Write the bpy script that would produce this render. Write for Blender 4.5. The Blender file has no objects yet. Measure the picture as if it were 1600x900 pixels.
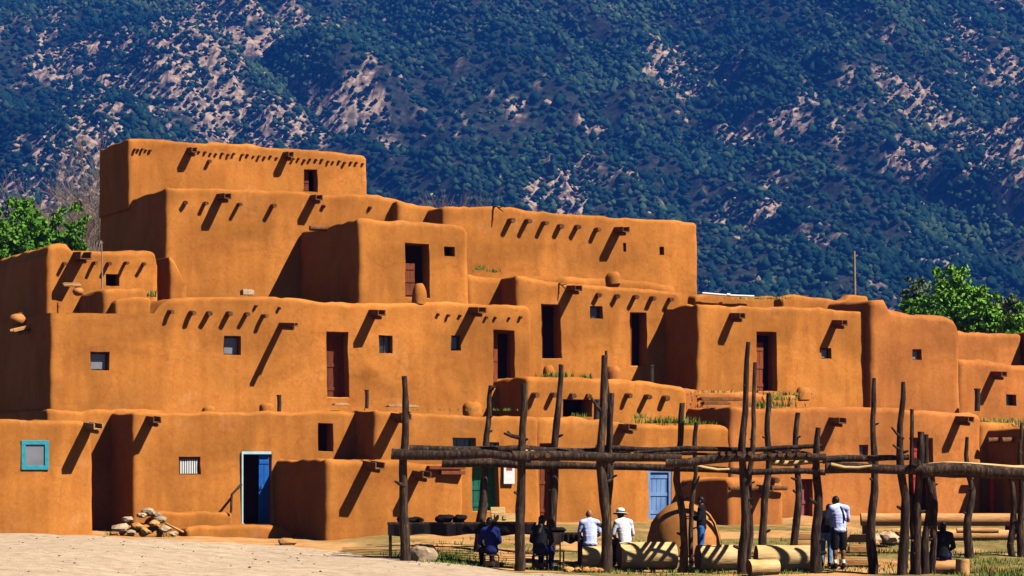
import bpy, bmesh, math, random
import numpy as np
from mathutils import Vector, Matrix, noise as mnoise
R = math.radians
rng = random.Random(7)
nr = np.random.default_rng(11)
sc = bpy.context.scene
COL = sc.collection

# ------------------------------------------------------------------ camera
F = 4130.0            # focal length in pixels of the 1600 px wide photograph
HZ = 735.0            # horizon row
CZ = 1.69             # eye height
cam = bpy.data.cameras.new('camera'); co = bpy.data.objects.new('camera', cam); COL.objects.link(co)
co.location = (0, -70, CZ); co.rotation_euler = (R(90), 0, 0)
cam.sensor_width = 36; cam.lens = 36*F/1600; cam.shift_y = (HZ-450)/1600
cam.clip_start = 0.5; cam.clip_end = 12000
sc.camera = co

def zof(py, d): return CZ-(py-HZ)/F*d
def xof(px, d): return (px-800)/F*d
def P(px, py, d): return Vector((xof(px, d), d-70, zof(py, d)))

# ------------------------------------------------------------------ light
ELEV, AZ = 49.0, 64.0     # azimuth measured from the direction towards the camera, to the right
sd = Vector((math.sin(R(AZ))*math.cos(R(ELEV)), -math.cos(R(AZ))*math.cos(R(ELEV)), math.sin(R(ELEV))))
sun = bpy.data.lights.new('sun', 'SUN'); so = bpy.data.objects.new('sun', sun); COL.objects.link(so)
so.rotation_euler = sd.to_track_quat('Z', 'Y').to_euler()
sun.energy = 5.0; sun.angle = R(0.5); sun.color = (1, .95, .86)
w = bpy.data.worlds.new('World'); sc.world = w; w.use_nodes = True
nt = w.node_tree; bg = nt.nodes['Background']
sky = nt.nodes.new('ShaderNodeTexSky'); sky.sky_type = 'NISHITA'; sky.sun_disc = False
sky.sun_elevation = R(ELEV); sky.sun_rotation = math.atan2(sd.x, sd.y)
sky.air_density = 0.3; sky.dust_density = 0.0; sky.altitude = 2400
nt.links.new(sky.outputs[0], bg.inputs[0]); bg.inputs[1].default_value = 0.05
sc.view_settings.view_transform = 'Standard'; sc.view_settings.look = 'None'
sc.view_settings.exposure = 0.84; sc.view_settings.gamma = 1
sc.cycles.max_bounces = 5; sc.cycles.diffuse_bounces = 1; sc.cycles.sample_clamp_indirect = 0.014; sc.cycles.glossy_bounces = 2
sc.cycles.volume_bounces = 0; sc.cycles.use_denoising = True

# ------------------------------------------------------------------ materials
def srgb(r, g, b):
    f = lambda c: (c/12.92 if c <= .04045 else ((c+.055)/1.055)**2.4)
    return (f(r/255), f(g/255), f(b/255), 1)
def mat(name, cols, scale=3.0, rough=.9, bump=0.0, bscale=20.0, stretch=(1, 1, 1), spec=.2, detail=8.0, metal=0, rnd=0.0, contrast=(.3, .7)):
    m = bpy.data.materials.new(name); m.use_nodes = True
    t = m.node_tree; N = t.nodes; L = t.links; b = N['Principled BSDF']
    b.inputs['Roughness'].default_value = rough; b.inputs['Specular IOR Level'].default_value = spec
    b.inputs['Metallic'].default_value = metal
    tc = N.new('ShaderNodeTexCoord'); mp = N.new('ShaderNodeMapping'); mp.inputs['Scale'].default_value = stretch
    L.new(tc.outputs['Object'], mp.inputs[0])
    nz = N.new('ShaderNodeTexNoise'); nz.inputs['Scale'].default_value = scale; nz.inputs['Detail'].default_value = detail
    nz.inputs['Roughness'].default_value = .65
    L.new(mp.outputs[0], nz.inputs[0])
    cr = N.new('ShaderNodeValToRGB'); el = cr.color_ramp.elements
    lo, hi = contrast
    while len(el) < len(cols): el.new(.5)
    for i, c in enumerate(cols):
        el[i].position = lo+(hi-lo)*i/max(1, len(cols)-1); el[i].color = (*c[:3], 1)
    L.new(nz.outputs[0], cr.inputs[0])
    out = cr.outputs[0]
    if rnd:
        oi = N.new('ShaderNodeObjectInfo'); hs = N.new('ShaderNodeHueSaturation')
        mr = N.new('ShaderNodeMapRange'); mr.inputs[3].default_value = 1-rnd; mr.inputs[4].default_value = 1+rnd
        L.new(oi.outputs['Random'], mr.inputs[0]); L.new(mr.outputs[0], hs.inputs['Value']); L.new(out, hs.inputs['Color'])
        out = hs.outputs[0]
    L.new(out, b.inputs['Base Color'])
    if bump:
        n2 = N.new('ShaderNodeTexNoise'); n2.inputs['Scale'].default_value = bscale; n2.inputs['Detail'].default_value = 6
        L.new(mp.outputs[0], n2.inputs[0])
        bp = N.new('ShaderNodeBump'); bp.inputs['Strength'].default_value = bump; bp.inputs['Distance'].default_value = .05
        L.new(n2.outputs[0], bp.inputs['Height']); L.new(bp.outputs[0], b.inputs['Normal'])
    return m

def adobe_material(name, base, dark, pale):
    m = mat(name, [dark, base, base, pale], scale=.8, rough=.95, bump=.16, bscale=7, spec=.05, rnd=.07, contrast=(.3, .72))
    t = m.node_tree; N = t.nodes; L = t.links; b = N['Principled BSDF']
    src = b.inputs['Base Color'].links[0].from_socket
    tc = N['Texture Coordinate']
    # rain streaks running down the plaster
    mp = N.new('ShaderNodeMapping'); mp.inputs['Scale'].default_value = (2.6, 2.6, .28)
    L.new(tc.outputs['Object'], mp.inputs[0])
    n = N.new('ShaderNodeTexNoise'); n.inputs['Scale'].default_value = 1.6; n.inputs['Detail'].default_value = 7
    L.new(mp.outputs[0], n.inputs[0])
    r = N.new('ShaderNodeValToRGB'); r.color_ramp.elements[0].position = .46; r.color_ramp.elements[1].position = .78
    r.color_ramp.elements[0].color = (0, 0, 0, 1); r.color_ramp.elements[1].color = (.7, .7, .7, 1)
    L.new(n.outputs[0], r.inputs[0])
    mx = N.new('ShaderNodeMix'); mx.data_type = 'RGBA'
    L.new(r.outputs[0], mx.inputs[0]); L.new(src, mx.inputs[6]); mx.inputs[7].default_value = (*dark[:3], 1)
    # old patches of newer and older mud
    n4 = N.new('ShaderNodeTexNoise'); n4.inputs['Scale'].default_value = .42; n4.inputs['Detail'].default_value = 4; n4.inputs['Distortion'].default_value = .8
    L.new(tc.outputs['Object'], n4.inputs[0]); m4 = N.new('ShaderNodeMapRange'); m4.inputs[1].default_value = .38; m4.inputs[2].default_value = .62
    m4.inputs[3].default_value = .74; m4.inputs[4].default_value = 1.14; L.new(n4.outputs[0], m4.inputs[0])
    h4 = N.new('ShaderNodeHueSaturation'); L.new(m4.outputs[0], h4.inputs['Value']); L.new(mx.outputs[2], h4.inputs['Color'])
    # hairline cracks in the dried plaster
    vo = N.new('ShaderNodeTexVoronoi'); vo.feature = 'DISTANCE_TO_EDGE'; vo.inputs['Scale'].default_value = .75
    nd = N.new('ShaderNodeTexNoise'); nd.inputs['Scale'].default_value = 2.0; nd.inputs['Detail'].default_value = 4; L.new(tc.outputs['Object'], nd.inputs[0])
    av = N.new('ShaderNodeMix'); av.data_type = 'VECTOR'; av.inputs[0].default_value = .45; L.new(tc.outputs['Object'], av.inputs[4]); L.new(nd.outputs['Color'], av.inputs[5]); L.new(av.outputs[1], vo.inputs['Vector'])
    vr = N.new('ShaderNodeMapRange'); vr.inputs[1].default_value = .0; vr.inputs[2].default_value = .010; vr.inputs[3].default_value = .86; vr.inputs[4].default_value = 1.0; L.new(vo.outputs['Distance'], vr.inputs[0])
    h5 = N.new('ShaderNodeHueSaturation'); L.new(vr.outputs[0], h5.inputs['Value']); L.new(h4.outputs[0], h5.inputs['Color'])
    # fine straw and grit
    n3 = N.new('ShaderNodeTexNoise'); n3.inputs['Scale'].default_value = 9; n3.inputs['Detail'].default_value = 5; n3.inputs['Roughness'].default_value = .8
    L.new(tc.outputs['Object'], n3.inputs[0])
    mr = N.new('ShaderNodeMapRange'); mr.inputs[1].default_value = .3; mr.inputs[2].default_value = .7
    mr.inputs[3].default_value = .84; mr.inputs[4].default_value = 1.14
    L.new(n3.outputs[0], mr.inputs[0])
    hs = N.new('ShaderNodeHueSaturation'); L.new(mr.outputs[0], hs.inputs['Value']); L.new(h5.outputs[0], hs.inputs['Color'])
    L.new(hs.outputs[0], b.inputs['Base Color'])
    return m
M = {}
M['adobe'] = adobe_material('adobe_plaster', (.50, .180, .036), (.40, .125, .022), (.58, .238, .075))
M['adobe_pink'] = adobe_material('adobe_plaster_pink', (.51, .175, .044), (.40, .120, .025), (.57, .225, .068))
M['adobe_tan'] = adobe_material('adobe_tan_plaster', (.50, .20, .055), (.40, .15, .035), (.58, .27, .09))
M['oldwood'] = mat('weathered_wood', [(.007, .005, .004), (.035, .02, .012), (.15, .092, .055)], scale=5, rough=.9, bump=.5, bscale=14, stretch=(3, 3, .5), rnd=.3)
M['viga'] = mat('viga_wood', [(.07, .028, .010), (.16, .065, .02), (.26, .12, .04)], scale=8, rough=.9, bump=.3, rnd=.2)
M['log'] = mat('peeled_log', [(.46, .24, .075), (.66, .42, .17), (.74, .53, .27)], scale=3, rough=.8, bump=.3, bscale=9, stretch=(.5, 3, 3), rnd=.08)
M['logend'] = mat('log_end_grain', [(.08, .035, .012), (.2, .1, .035)], scale=6, rough=.9)
M['rail'] = mat('rail_wood', [(.38, .15, .045), (.58, .28, .1), (.66, .38, .17)], scale=3, rough=.85, bump=.3, stretch=(.5, 3, 3), rnd=.1)
M['brown_door'] = mat('brown_planks', [(.10, .022, .008), (.22, .06, .018)], scale=6, rough=.7, stretch=(4, 4, .6), rnd=.25)
M['redbrown'] = mat('red_brown_planks', [(.16, .03, .008), (.30, .075, .02)], scale=6, rough=.7, stretch=(4, 4, .6))
M['red'] = mat('red_paint', [(.33, .022, .015), (.46, .045, .03)], scale=5, rough=.6)
M['dull_red'] = mat('faded_red_paint', [(.22, .04, .035), (.34, .09, .08)], scale=5, rough=.7)
M['turq'] = mat('turquoise_paint', [(.015, .22, .29), (.05, .36, .44)], scale=7, rough=.55)
M['paleblue'] = mat('pale_blue_paint', [(.33, .55, .62), (.5, .68, .72)], scale=6, rough=.6)
M['blue'] = mat('blue_paint', [(.010, .075, .34), (.018, .14, .5)], scale=5, rough=.45)
M['bluegrey'] = mat('blue_grey_paint', [(.10, .20, .45), (.22, .36, .62)], scale=3, rough=.5, stretch=(1, 1, .5))
M['green'] = mat('dark_green_paint', [(.008, .085, .055), (.012, .13, .085)], scale=5, rough=.5)
M['white'] = mat('white_paint', [(.66, .65, .62), (.8, .8, .78)], scale=8, rough=.6)
M['dark'] = mat('painted_interior_dark', [(.008, .005, .004), (.014, .008, .006)], rough=1)  # near-black colour standing for the unlit inside of openings
M['pane'] = mat('dusty_glass', [(.16, .17, .19), (.25, .25, .27)], scale=2, rough=.25, spec=.5)
M['darkpane'] = mat('dark_glass', [(.015, .018, .02), (.04, .045, .05)], scale=2, rough=.15, spec=.5)
M['pot'] = mat('clay_pot', [(.42, .14, .03), (.56, .24, .07)], scale=5, rough=.8)
M['metal'] = mat('stovepipe_metal', [(.02, .018, .016), (.06, .045, .035)], scale=6, rough=.6, metal=.3)
M['pipe'] = mat('pale_metal', [(.6, .58, .52), (.72, .7, .66)], scale=6, rough=.5)
M['stone'] = mat('pale_stone', [(.24, .14, .07), (.42, .28, .16), (.55, .42, .29)], scale=3, rough=.95, bump=.5, bscale=8, rnd=.25)
M['orange_stone'] = mat('orange_stone', [(.45, .17, .035), (.6, .3, .1)], scale=3, rough=.95, bump=.5, rnd=.2)
M['cloth_dark'] = mat('dark_cloth', [(.010, .008, .008), (.022, .016, .014)], scale=4, rough=1, spec=.02)
M['leaf'] = mat('green_leaves', [(.04, .12, .008), (.09, .23, .018), (.16, .33, .03)], scale=1.2, rough=.7, spec=.15)
M['leaf2'] = mat('grey_green_leaves', [(.06, .10, .05), (.12, .17, .08), (.2, .24, .13)], scale=1.5, rough=.8, spec=.1)
M['leaf3'] = mat('bright_leaves', [(.06, .17, .008), (.15, .34, .02), (.24, .44, .05)], scale=1.2, rough=.7, spec=.15)
M['bark'] = mat('bark', [(.03, .022, .016), (.09, .065, .045)], scale=6, rough=.95, bump=.4)
M['twig'] = mat('bare_twigs', [(.22, .15, .11), (.36, .27, .21)], scale=6, rough=.95)
M['grass'] = mat('grass_blades', [(.05, .12, .012), (.12, .19, .025), (.30, .27, .08)], scale=2.2, rough=.8, spec=.1)
M['dryweed'] = mat('dry_weeds', [(.22, .24, .04), (.40, .33, .08), (.5, .36, .12)], scale=2.2, rough=.9, spec=.05)
M['skin'] = mat('skin', [(.30, .12, .06), (.40, .18, .10)], scale=4, rough=.6, spec=.3)
M['skin_dark'] = mat('tanned_skin', [(.16, .055, .026), (.24, .09, .045)], scale=4, rough=.6, spec=.3)
M['hair'] = mat('dark_hair', [(.006, .004, .003), (.016, .010, .008)], scale=20, rough=.5, stretch=(3, 3, .4))

def fabric(name, c, c2=None):
    c2 = c2 or tuple(min(1, x*1.3+.004) for x in c)
    return mat(name, [c, c2], scale=7, rough=.95, bump=.3, bscale=16, spec=.08)
M['shirt_blue'] = fabric('light_blue_shirt', (.40, .46, .84), (.66, .68, .9))
M['shirt_white'] = fabric('white_shirt', (.66, .60, .62), (.78, .74, .76))
M['black'] = fabric('black_cloth', (.008, .008, .01))
M['jeans'] = fabric('blue_jeans', (.02, .09, .33), (.05, .16, .45))
M['palejeans'] = fabric('pale_blue_jeans', (.07, .17, .36), (.2, .34, .5))
M['navy'] = fabric('navy_cloth', (.008, .012, .07), (.015, .02, .12))
M['tan'] = fabric('khaki_cloth', (.1, .06, .03))
M['sock'] = fabric('white_socks', (.75, .72, .72))

# ------------------------------------------------------------------ object helpers
def mesh_obj(name, verts, faces, m, parent=None, smooth=False, sharp=None, mats=None, midx=None):
    me = bpy.data.meshes.new(name); me.from_pydata([tuple(v) for v in verts], [], faces); me.update()
    for x in (mats or [m]): me.materials.append(x)
    if midx is not None: me.polygons.foreach_set('material_index', midx)
    if smooth:
        me.polygons.foreach_set('use_smooth', [True]*len(me.polygons))
        if sharp: me.set_sharp_from_angle(angle=R(sharp))
    o = bpy.data.objects.new(name, me); COL.objects.link(o)
    if parent: o.parent = parent
    return o
def tag(o, label, cat, group=None, kind=None):
    if label: o['label'] = label
    if cat: o['category'] = cat
    if group: o['group'] = group
    if kind: o['kind'] = kind
    return o
def empty(name, loc, rz, label, cat, group=None):
    o = bpy.data.objects.new(name, None); COL.objects.link(o); o.location = loc; o.rotation_euler = (0, 0, rz)
    o.empty_display_size = .3
    return tag(o, label, cat, group)

class MB:
    def __init__(s): s.v = []; s.f = []; s.mi = []
    def add(s, vs, fs, mi=0):
        b = len(s.v); s.v += [Vector(v) for v in vs]; s.f += [tuple(b+i for i in f) for f in fs]; s.mi += [mi]*len(fs)
    def box(s, x0, x1, y0, y1, z0, z1, mi=0, M_=None, bev=0.0):
        bm = bmesh.new(); bmesh.ops.create_cube(bm, size=1)
        for v in bm.verts:
            v.co = Vector(((x0+x1)/2+v.co.x*(x1-x0), (y0+y1)/2+v.co.y*(y1-y0), (z0+z1)/2+v.co.z*(z1-z0)))
        if bev: bmesh.ops.bevel(bm, geom=bm.edges[:], offset=bev, segments=2, affect='EDGES', profile=.5)
        if M_: bm.transform(M_)
        s.bm(bm, mi)
    def bm(s, bm, mi=0):
        bm.verts.index_update(); s.add([v.co.copy() for v in bm.verts], [[v.index for v in f.verts] for f in bm.faces], mi); bm.free()
    def tube(s, pts, rad, n=9, jit=0.0, seed=0, mi=0, endmi=None):
        pts = [Vector(p) for p in pts]; k = len(pts)
        if not hasattr(rad, '__len__'): rad = [rad]*k
        vs = []; up = None
        for i, p in enumerate(pts):
            t = (pts[min(i+1, k-1)]-pts[max(i-1, 0)]).normalized()
            if up is None: up = t.orthogonal().normalized()
            up = (up-t*up.dot(t)).normalized(); bi = t.cross(up)
            for j in range(n):
                a = 2*math.pi*j/n; q = p+(up*math.cos(a)+bi*math.sin(a))*rad[i]
                if jit: q += mnoise.noise_vector(q*2.3+Vector((seed*3.1, 0, 0)))*jit
                vs.append(q)
        fs = []
        for i in range(k-1):
            for j in range(n): fs.append((i*n+j, i*n+(j+1) % n, (i+1)*n+(j+1) % n, (i+1)*n+j))
        s.add(vs, fs, mi)
        b = len(s.v)-len(vs)
        e = mi if endmi is None else endmi
        s.f += [tuple(b+j for j in reversed(range(n))), tuple(b+(k-1)*n+j for j in range(n))]; s.mi += [e, e]
    def lathe(s, prof, n=24, c=(0, 0, 0), mi=0, jit=0.0, seed=0):
        c = Vector(c); vs = []
        for r, z in prof:
            for j in range(n):
                a = 2*math.pi*j/n; q = c+Vector((r*math.cos(a), r*math.sin(a), z))
                if jit: q += mnoise.noise_vector(q*2.0+Vector((seed*2.3, 0, 0)))*jit
                vs.append(q)
        fs = []; k = len(prof)
        for i in range(k-1):
            for j in range(n): fs.append((i*n+j, i*n+(j+1) % n, (i+1)*n+(j+1) % n, (i+1)*n+j))
        s.add(vs, fs, mi)
        b = len(s.v)-len(vs); s.f += [tuple(b+j for j in reversed(range(n))), tuple(b+(k-1)*n+j for j in range(n))]; s.mi += [mi, mi]
    def rock(s, c, r, sq=(1, 1, 1), seed=0, mi=0, sub=2):
        bm = bmesh.new(); bmesh.ops.create_icosphere(bm, subdivisions=sub, radius=1)
        for v in bm.verts:
            q = v.co.copy(); k = 1+.42*mnoise.noise(q*1.1+Vector((seed*5.7, 1, 2)))+.18*mnoise.noise(q*3+Vector((seed*5.7, 1, 2)))
            q = q*k
            v.co = Vector((c[0]+q.x*r*sq[0], c[1]+q.y*r*sq[1], c[2]+q.z*r*sq[2]))
        s.bm(bm, mi)
    def build(s, name, m, parent=None, smooth=False, sharp=None, mats=None):
        return mesh_obj(name, s.v, s.f, m, parent, smooth, sharp, mats, s.mi if mats else None)

def sm(x, a, b):
    t = min(1, max(0, (x-a)/(b-a))); return t*t*(3-2*t)

# ------------------------------------------------------------------ ground
XB = [-2000, -13, -10, -8, -6.5, -5, -2.5, 0, 4, 2000]; ZB = [0.0, 0.0, -.05, -.17, -.33, -.38, -.47, -.68, -.76, -.76]
DR = [0, 63.6, 66.5, 72, 80, 100, 400, 4000]; ZR = [0, 0, .34, .72, 1.08, 1.3, 1.5, 1.5]
def ground_z(x, y):
    d = np.asarray(y)+70.0; x = np.asarray(x)
    base = np.interp(x, XB, ZB); k = np.interp(x, [-9.5, -5, -1], [.08, .35, 1.0])
    return base+np.interp(d, DR, ZR)*k
def gz(x, y): return float(ground_z(x, y))
def onground(px, py):
    """depth at which the sight line through a pixel meets the ground"""
    lo = 30
    d = lo
    while d < 110:
        if zof(py, d) <= gz(xof(px, d), d-70): return d
        d += .1
    return 110
def axis(parts):
    out = []
    for a, b, st in parts: out += list(np.arange(a, b, st))
    out.append(parts[-1][1]); return np.array(out)
gx = axis([(-2000, -100, 100), (-100, -24, 8), (-24, 26, .28), (26, 100, 8), (100, 2000, 100)])
gy = axis([(-150, -30, 8), (-30, 22, .28), (22, 60, 4), (60, 200, 20), (200, 1300, 100)])
def grid_obj(name, X, Y, Z, m, parent=None, smooth=True):
    ny, nx = X.shape
    v = np.stack([X, Y, Z], -1).reshape(-1, 3)
    i = np.arange(ny-1)[:, None]*nx+np.arange(nx-1)[None, :]
    q = np.stack([i, i+1, i+1+nx, i+nx], -1).reshape(-1, 4)
    me = bpy.data.meshes.new(name); me.vertices.add(len(v)); me.vertices.foreach_set('co', v.ravel().astype(np.float32))
    me.loops.add(q.size); me.loops.foreach_set('vertex_index', q.ravel().astype(np.int32))
    me.polygons.add(len(q)); me.polygons.foreach_set('loop_start', np.arange(0, q.size, 4, dtype=np.int32))
    me.polygons.foreach_set('use_smooth', np.full(len(q), smooth)); me.update(calc_edges=True); me.validate()
    me.materials.append(m)
    o = bpy.data.objects.new(name, me); COL.objects.link(o)
    return o

# numpy value-noise fbm
def vnoise(x, y, seed):
    xi = np.floor(x).astype(np.int64); yi = np.floor(y).astype(np.int64); fx = x-xi; fy = y-yi
    fx = fx*fx*(3-2*fx); fy = fy*fy*(3-2*fy)
    def h(a, b):
        n = (a*374761393+b*668265263+seed*974634777) & 0x7fffffff
        n = ((n ^ (n >> 13))*1274126177) & 0x7fffffff
        return ((n ^ (n >> 16)) & 0xffff)/65535.0
    return (h(xi, yi)*(1-fx)+h(xi+1, yi)*fx)*(1-fy)+(h(xi, yi+1)*(1-fx)+h(xi+1, yi+1)*fx)*fy
def fbm(x, y, seed, oct=5, gain=.5):
    s = 0; a = 1; t = 0
    for o in range(oct):
        s = s+a*vnoise(x*2**o, y*2**o, seed+o*17); t += a; a *= gain
    return s/t
X, Y = np.meshgrid(gx, gy)
Z = ground_z(X, Y)
near = (np.abs(X) < 26) & (Y < 24) & (Y > -31)
Z = Z+np.where(near, (fbm(X*.9, Y*.9, 5)-.5)*.10+(fbm(X*3, Y*3, 9, 3)-.5)*.04, 0)
M['dirt'] = mat('reddish_dirt', [(.34, .13, .035), (.46, .21, .07), (.52, .29, .12), (.28, .2, .06)], scale=.9, rough=.95, bump=.5, bscale=7, spec=.05)
t = M['dirt'].node_tree; N = t.nodes; L = t.links; b = N['Principled BSDF']; src = b.inputs['Base Color'].links[0].from_socket
at = N.new('ShaderNodeAttribute'); at.attribute_name = 'turf'; n = N.new('ShaderNodeTexNoise'); n.inputs['Scale'].default_value = 4; n.inputs['Detail'].default_value = 6; L.new(N['Texture Coordinate'].outputs['Object'], n.inputs[0])
cr = N.new('ShaderNodeValToRGB'); cr.color_ramp.elements[0].position = .35; cr.color_ramp.elements[1].position = .65; cr.color_ramp.elements[0].color = (.07, .085, .018, 1); cr.color_ramp.elements[1].color = (.24, .17, .06, 1); L.new(n.outputs[0], cr.inputs[0])
mxg = N.new('ShaderNodeMix'); mxg.data_type = 'RGBA'; L.new(at.outputs['Fac'], mxg.inputs[0]); L.new(src, mxg.inputs[6]); L.new(cr.outputs[0], mxg.inputs[7]); L.new(mxg.outputs[2], b.inputs['Base Color'])
TURF = np.clip((fbm(X*.55, Y*.8, 151, 4)-.40)/.1, 0, 1)*np.clip((X+6)/3, 0, 1)*np.clip((Y+11)/1, 0, 1)*np.clip((9-Y)/4, 0, 1)*(X < 26)
g = grid_obj('ground', X, Y, Z, M['dirt']); a = g.data.attributes.new('turf', 'FLOAT', 'POINT'); a.data.foreach_set('value', (TURF*.85).ravel().astype(np.float32)); tag(g, 'reddish bare dirt yard in front of the adobe village', 'ground', kind='structure')

# gravel road: a sheet over the ground whose far edge follows the yard
edge = [(-60, 830), (0, 832), (145, 838), (300, 846), (420, 851), (500, 858), (620, 873), (720, 884), (800, 893), (900, 898), (1010, 903), (1200, 907), (1700, 912)]
epts = []
for px, py in edge:
    d = onground(px, py); epts.append((xof(px, d), d-70))
ex = np.array([p[0] for p in epts]); ey = np.array([p[1] for p in epts]); o_ = np.argsort(ex); ex = ex[o_]; ey = ey[o_]
rx = np.arange(-24, 26, .28); rt = np.linspace(0, 1, 130)
X, T = np.meshgrid(rx, rt)
E = np.interp(X, ex, ey)+(fbm(X*1.3, X*0+3, 21)-.5)*.9
Y = -45+(E+45)*T
Z = ground_z(X, Y)+(fbm(X*.9, Y*.9, 5)-.5)*.10+(fbm(X*3, Y*3, 9, 3)-.5)*.04+.03+.03*(1-T)
Z = Z+np.where(T > .985, -.12, 0)
M['gravel'] = mat('pale_gravel', [(.29, .19, .12), (.47, .335, .225), (.55, .415, .29)], scale=3.4, rough=.95, bump=.8, bscale=25, spec=.05, detail=12, contrast=(.28, .62))
t = M['gravel'].node_tree; N = t.nodes; L = t.links; b = N['Principled BSDF']; src = b.inputs['Base Color'].links[0].from_socket
mp = N.new('ShaderNodeMapping'); mp.inputs['Scale'].default_value = (.10, .8, 1); mp.inputs['Rotation'].default_value = (0, 0, R(14)); L.new(N['Texture Coordinate'].outputs['Object'], mp.inputs[0])
n = N.new('ShaderNodeTexNoise'); n.inputs['Scale'].default_value = 2.2; n.inputs['Detail'].default_value = 5; L.new(mp.outputs[0], n.inputs[0])
mr = N.new('ShaderNodeMapRange'); mr.inputs[1].default_value = .35; mr.inputs[2].default_value = .65; mr.inputs[3].default_value = .88; mr.inputs[4].default_value = 1.05; L.new(n.outputs[0], mr.inputs[0])
hs = N.new('ShaderNodeHueSaturation'); L.new(mr.outputs[0], hs.inputs['Value']); L.new(src, hs.inputs['Color']); L.new(hs.outputs[0], b.inputs['Base Color'])
gr = grid_obj('gravel_road', X, Y, Z, M['gravel']); tag(gr, 'pale sunlit gravel road along the lower left', 'road', kind='structure')

# loose pebbles on the road
mb = MB()
for i in range(260):
    d = 42+rng.random()**.8*27; px = rng.uniform(-20, 900); x = xof(px, d); y = d-70
    if y > np.interp(x, ex, ey)-.6: continue
    mb.rock((x, y, gz(x, y)+.045), rng.uniform(.008, .03), (1.3, 1, .6), i, sub=1)
tag(mb.build('pebbles', M['stone']), 'loose pebbles scattered over the gravel road', 'pebbles', kind='stuff')

# ------------------------------------------------------------------ mountain
SL, D0 = .42, 1235.0
def mountain_base(x, y):
    d = y+70.0
    t = np.maximum(d-D0, 0)
    z = SL*(np.sqrt(t*t+120**2)-120)*1.04+1.5
    amp = np.clip(t/500, 0, 1)
    z = z+amp*((fbm(x/260+3, y/420, 31, 5)-.5)*120+(np.abs(fbm(x/105+y/260, y/210, 47, 4)-.5))*130)
    return z
def mdepth(px, py):
    k = (HZ-py)/F
    d = D0+100
    while d < 3400:
        if float(mountain_base(np.array([xof(px, d)]), np.array([d-70.]))[0])-CZ >= k*d: return d
        d += 8
    return 3400
BL = [(330, 55, 75, 55, .66), (200, 120, 120, 55, .56), (90, 135, 60, 35, .35), (290, 150, 60, 40, .52), (430, 30, 80, 35, .25), (560, 170, 60, 22, .36),
      (110, 240, 120, 60, .6), (40, 310, 100, 70, .6), (420, 215, 50, 22, .42), (720, 95, 45, 22, .3), (640, 25, 50, 20, .25), (250, 60, 60, 40, .35),
      (1060, 115, 24, 30, .75), (1050, 195, 25, 12, .35), (1185, 125, 30, 22, .35), (1410, 140, 42, 36, .58), (1520, 60, 40, 45, .42), (1555, 215, 55, 28, .62),
      (1480, 185, 50, 30, .28), (1440, 245, 28, 22, .45), (1565, 120, 35, 45, .36), (900, 40, 60, 25, .15), (1510, 290, 60, 30, .16), (1290, 210, 60, 30, .2),
      (1360, 180, 40, 40, .3), (1180, 220, 40, 12, .2), (990, 180, 22, 14, .35), (820, 150, 40, 20, .2), (1200, 330, 60, 25, .16), (950, 230, 60, 20, .12),
      (150, 380, 120, 50, .35), (600, 250, 50, 40, .02), (470, 130, 50, 40, .2), (1390, 40, 20, 20, .3), (60, 60, 60, 30, .15)]
BW = []
for px, py, a, b, s in BL:
    d = mdepth(px, py); d1 = mdepth(px, py-b); d2 = mdepth(px, py+b)
    BW.append((xof(px, d), d-70, a/F*d, max(25, (d1-d2)/2), s))
def rock_mask(x, y):
    s = np.zeros_like(x)
    for bx, by, a, b, k in BW: s = np.maximum(s, k*np.exp(-.5*((x-bx)/a)**2-.5*((y-by)/b)**2)*1.15)
    n = fbm(x/38, y/55, 61, 5, .62); n2 = fbm((x+y*.35)/120, (y-x*.2)/60, 71, 4)
    n3 = fbm(x/13, y/15, 63, 3, .6)
    v = s*1.0+(n-.5)*1.1+(n2-.5)*.55+(n3-.5)*.55
    return np.clip((v-.24)/.12, 0, 1)
mx = axis([(-1400, -620, 60), (-620, 620, 2.5), (620, 1400, 60)]); my = axis([(1080, 1380, 20), (1380, 2480, 2.8), (2480, 3500, 60)])
X, Y = np.meshgrid(mx, my); RM = rock_mask(X, Y)
Z = mountain_base(X, Y)+RM*((fbm(X/15, Y/18, 81, 5, .7)-.4)*10)+(fbm(X/8, Y/8, 91, 3)-.5)*3+RM*((fbm(X/5, Y/5.5, 95, 2)-.5)*6-np.abs(fbm(X/11, Y/13, 97, 3)-.5)*13)
Z = np.where(Y < 1140, Z-3, Z)
mm = bpy.data.materials.new('mountainside'); mm.use_nodes = True
t = mm.node_tree; N = t.nodes; L = t.links; b = N['Principled BSDF']; b.inputs['Roughness'].default_value = 1; b.inputs['Specular IOR Level'].default_value = .02
at = N.new('ShaderNodeAttribute'); at.attribute_name = 'rock'
tc = N.new('ShaderNodeTexCoord'); n1 = N.new('ShaderNodeTexNoise'); n1.inputs['Scale'].default_value = .22; n1.inputs['Detail'].default_value = 8; L.new(tc.outputs['Object'], n1.inputs[0])
rk = N.new('ShaderNodeValToRGB'); rk.color_ramp.elements[0].position = .40; rk.color_ramp.elements[1].position = .60
rk.color_ramp.elements[0].color = (.13, .088, .075, 1); rk.color_ramp.elements[1].color = (.43, .30, .215, 1); L.new(n1.outputs[0], rk.inputs[0])
sl = N.new('ShaderNodeValToRGB'); sl.color_ramp.elements[0].position = .35; sl.color_ramp.elements[1].position = .7
sl.color_ramp.elements[0].color = (.010, .012, .012, 1); sl.color_ramp.elements[1].color = (.04, .046, .030, 1); L.new(n1.outputs[0], sl.inputs[0])
mx_ = N.new('ShaderNodeMix'); mx_.data_type = 'RGBA'; L.new(at.outputs['Fac'], mx_.inputs[0]); L.new(sl.outputs[0], mx_.inputs[6]); L.new(rk.outputs[0], mx_.inputs[7])
L.new(mx_.outputs[2], b.inputs['Base Color'])
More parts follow.
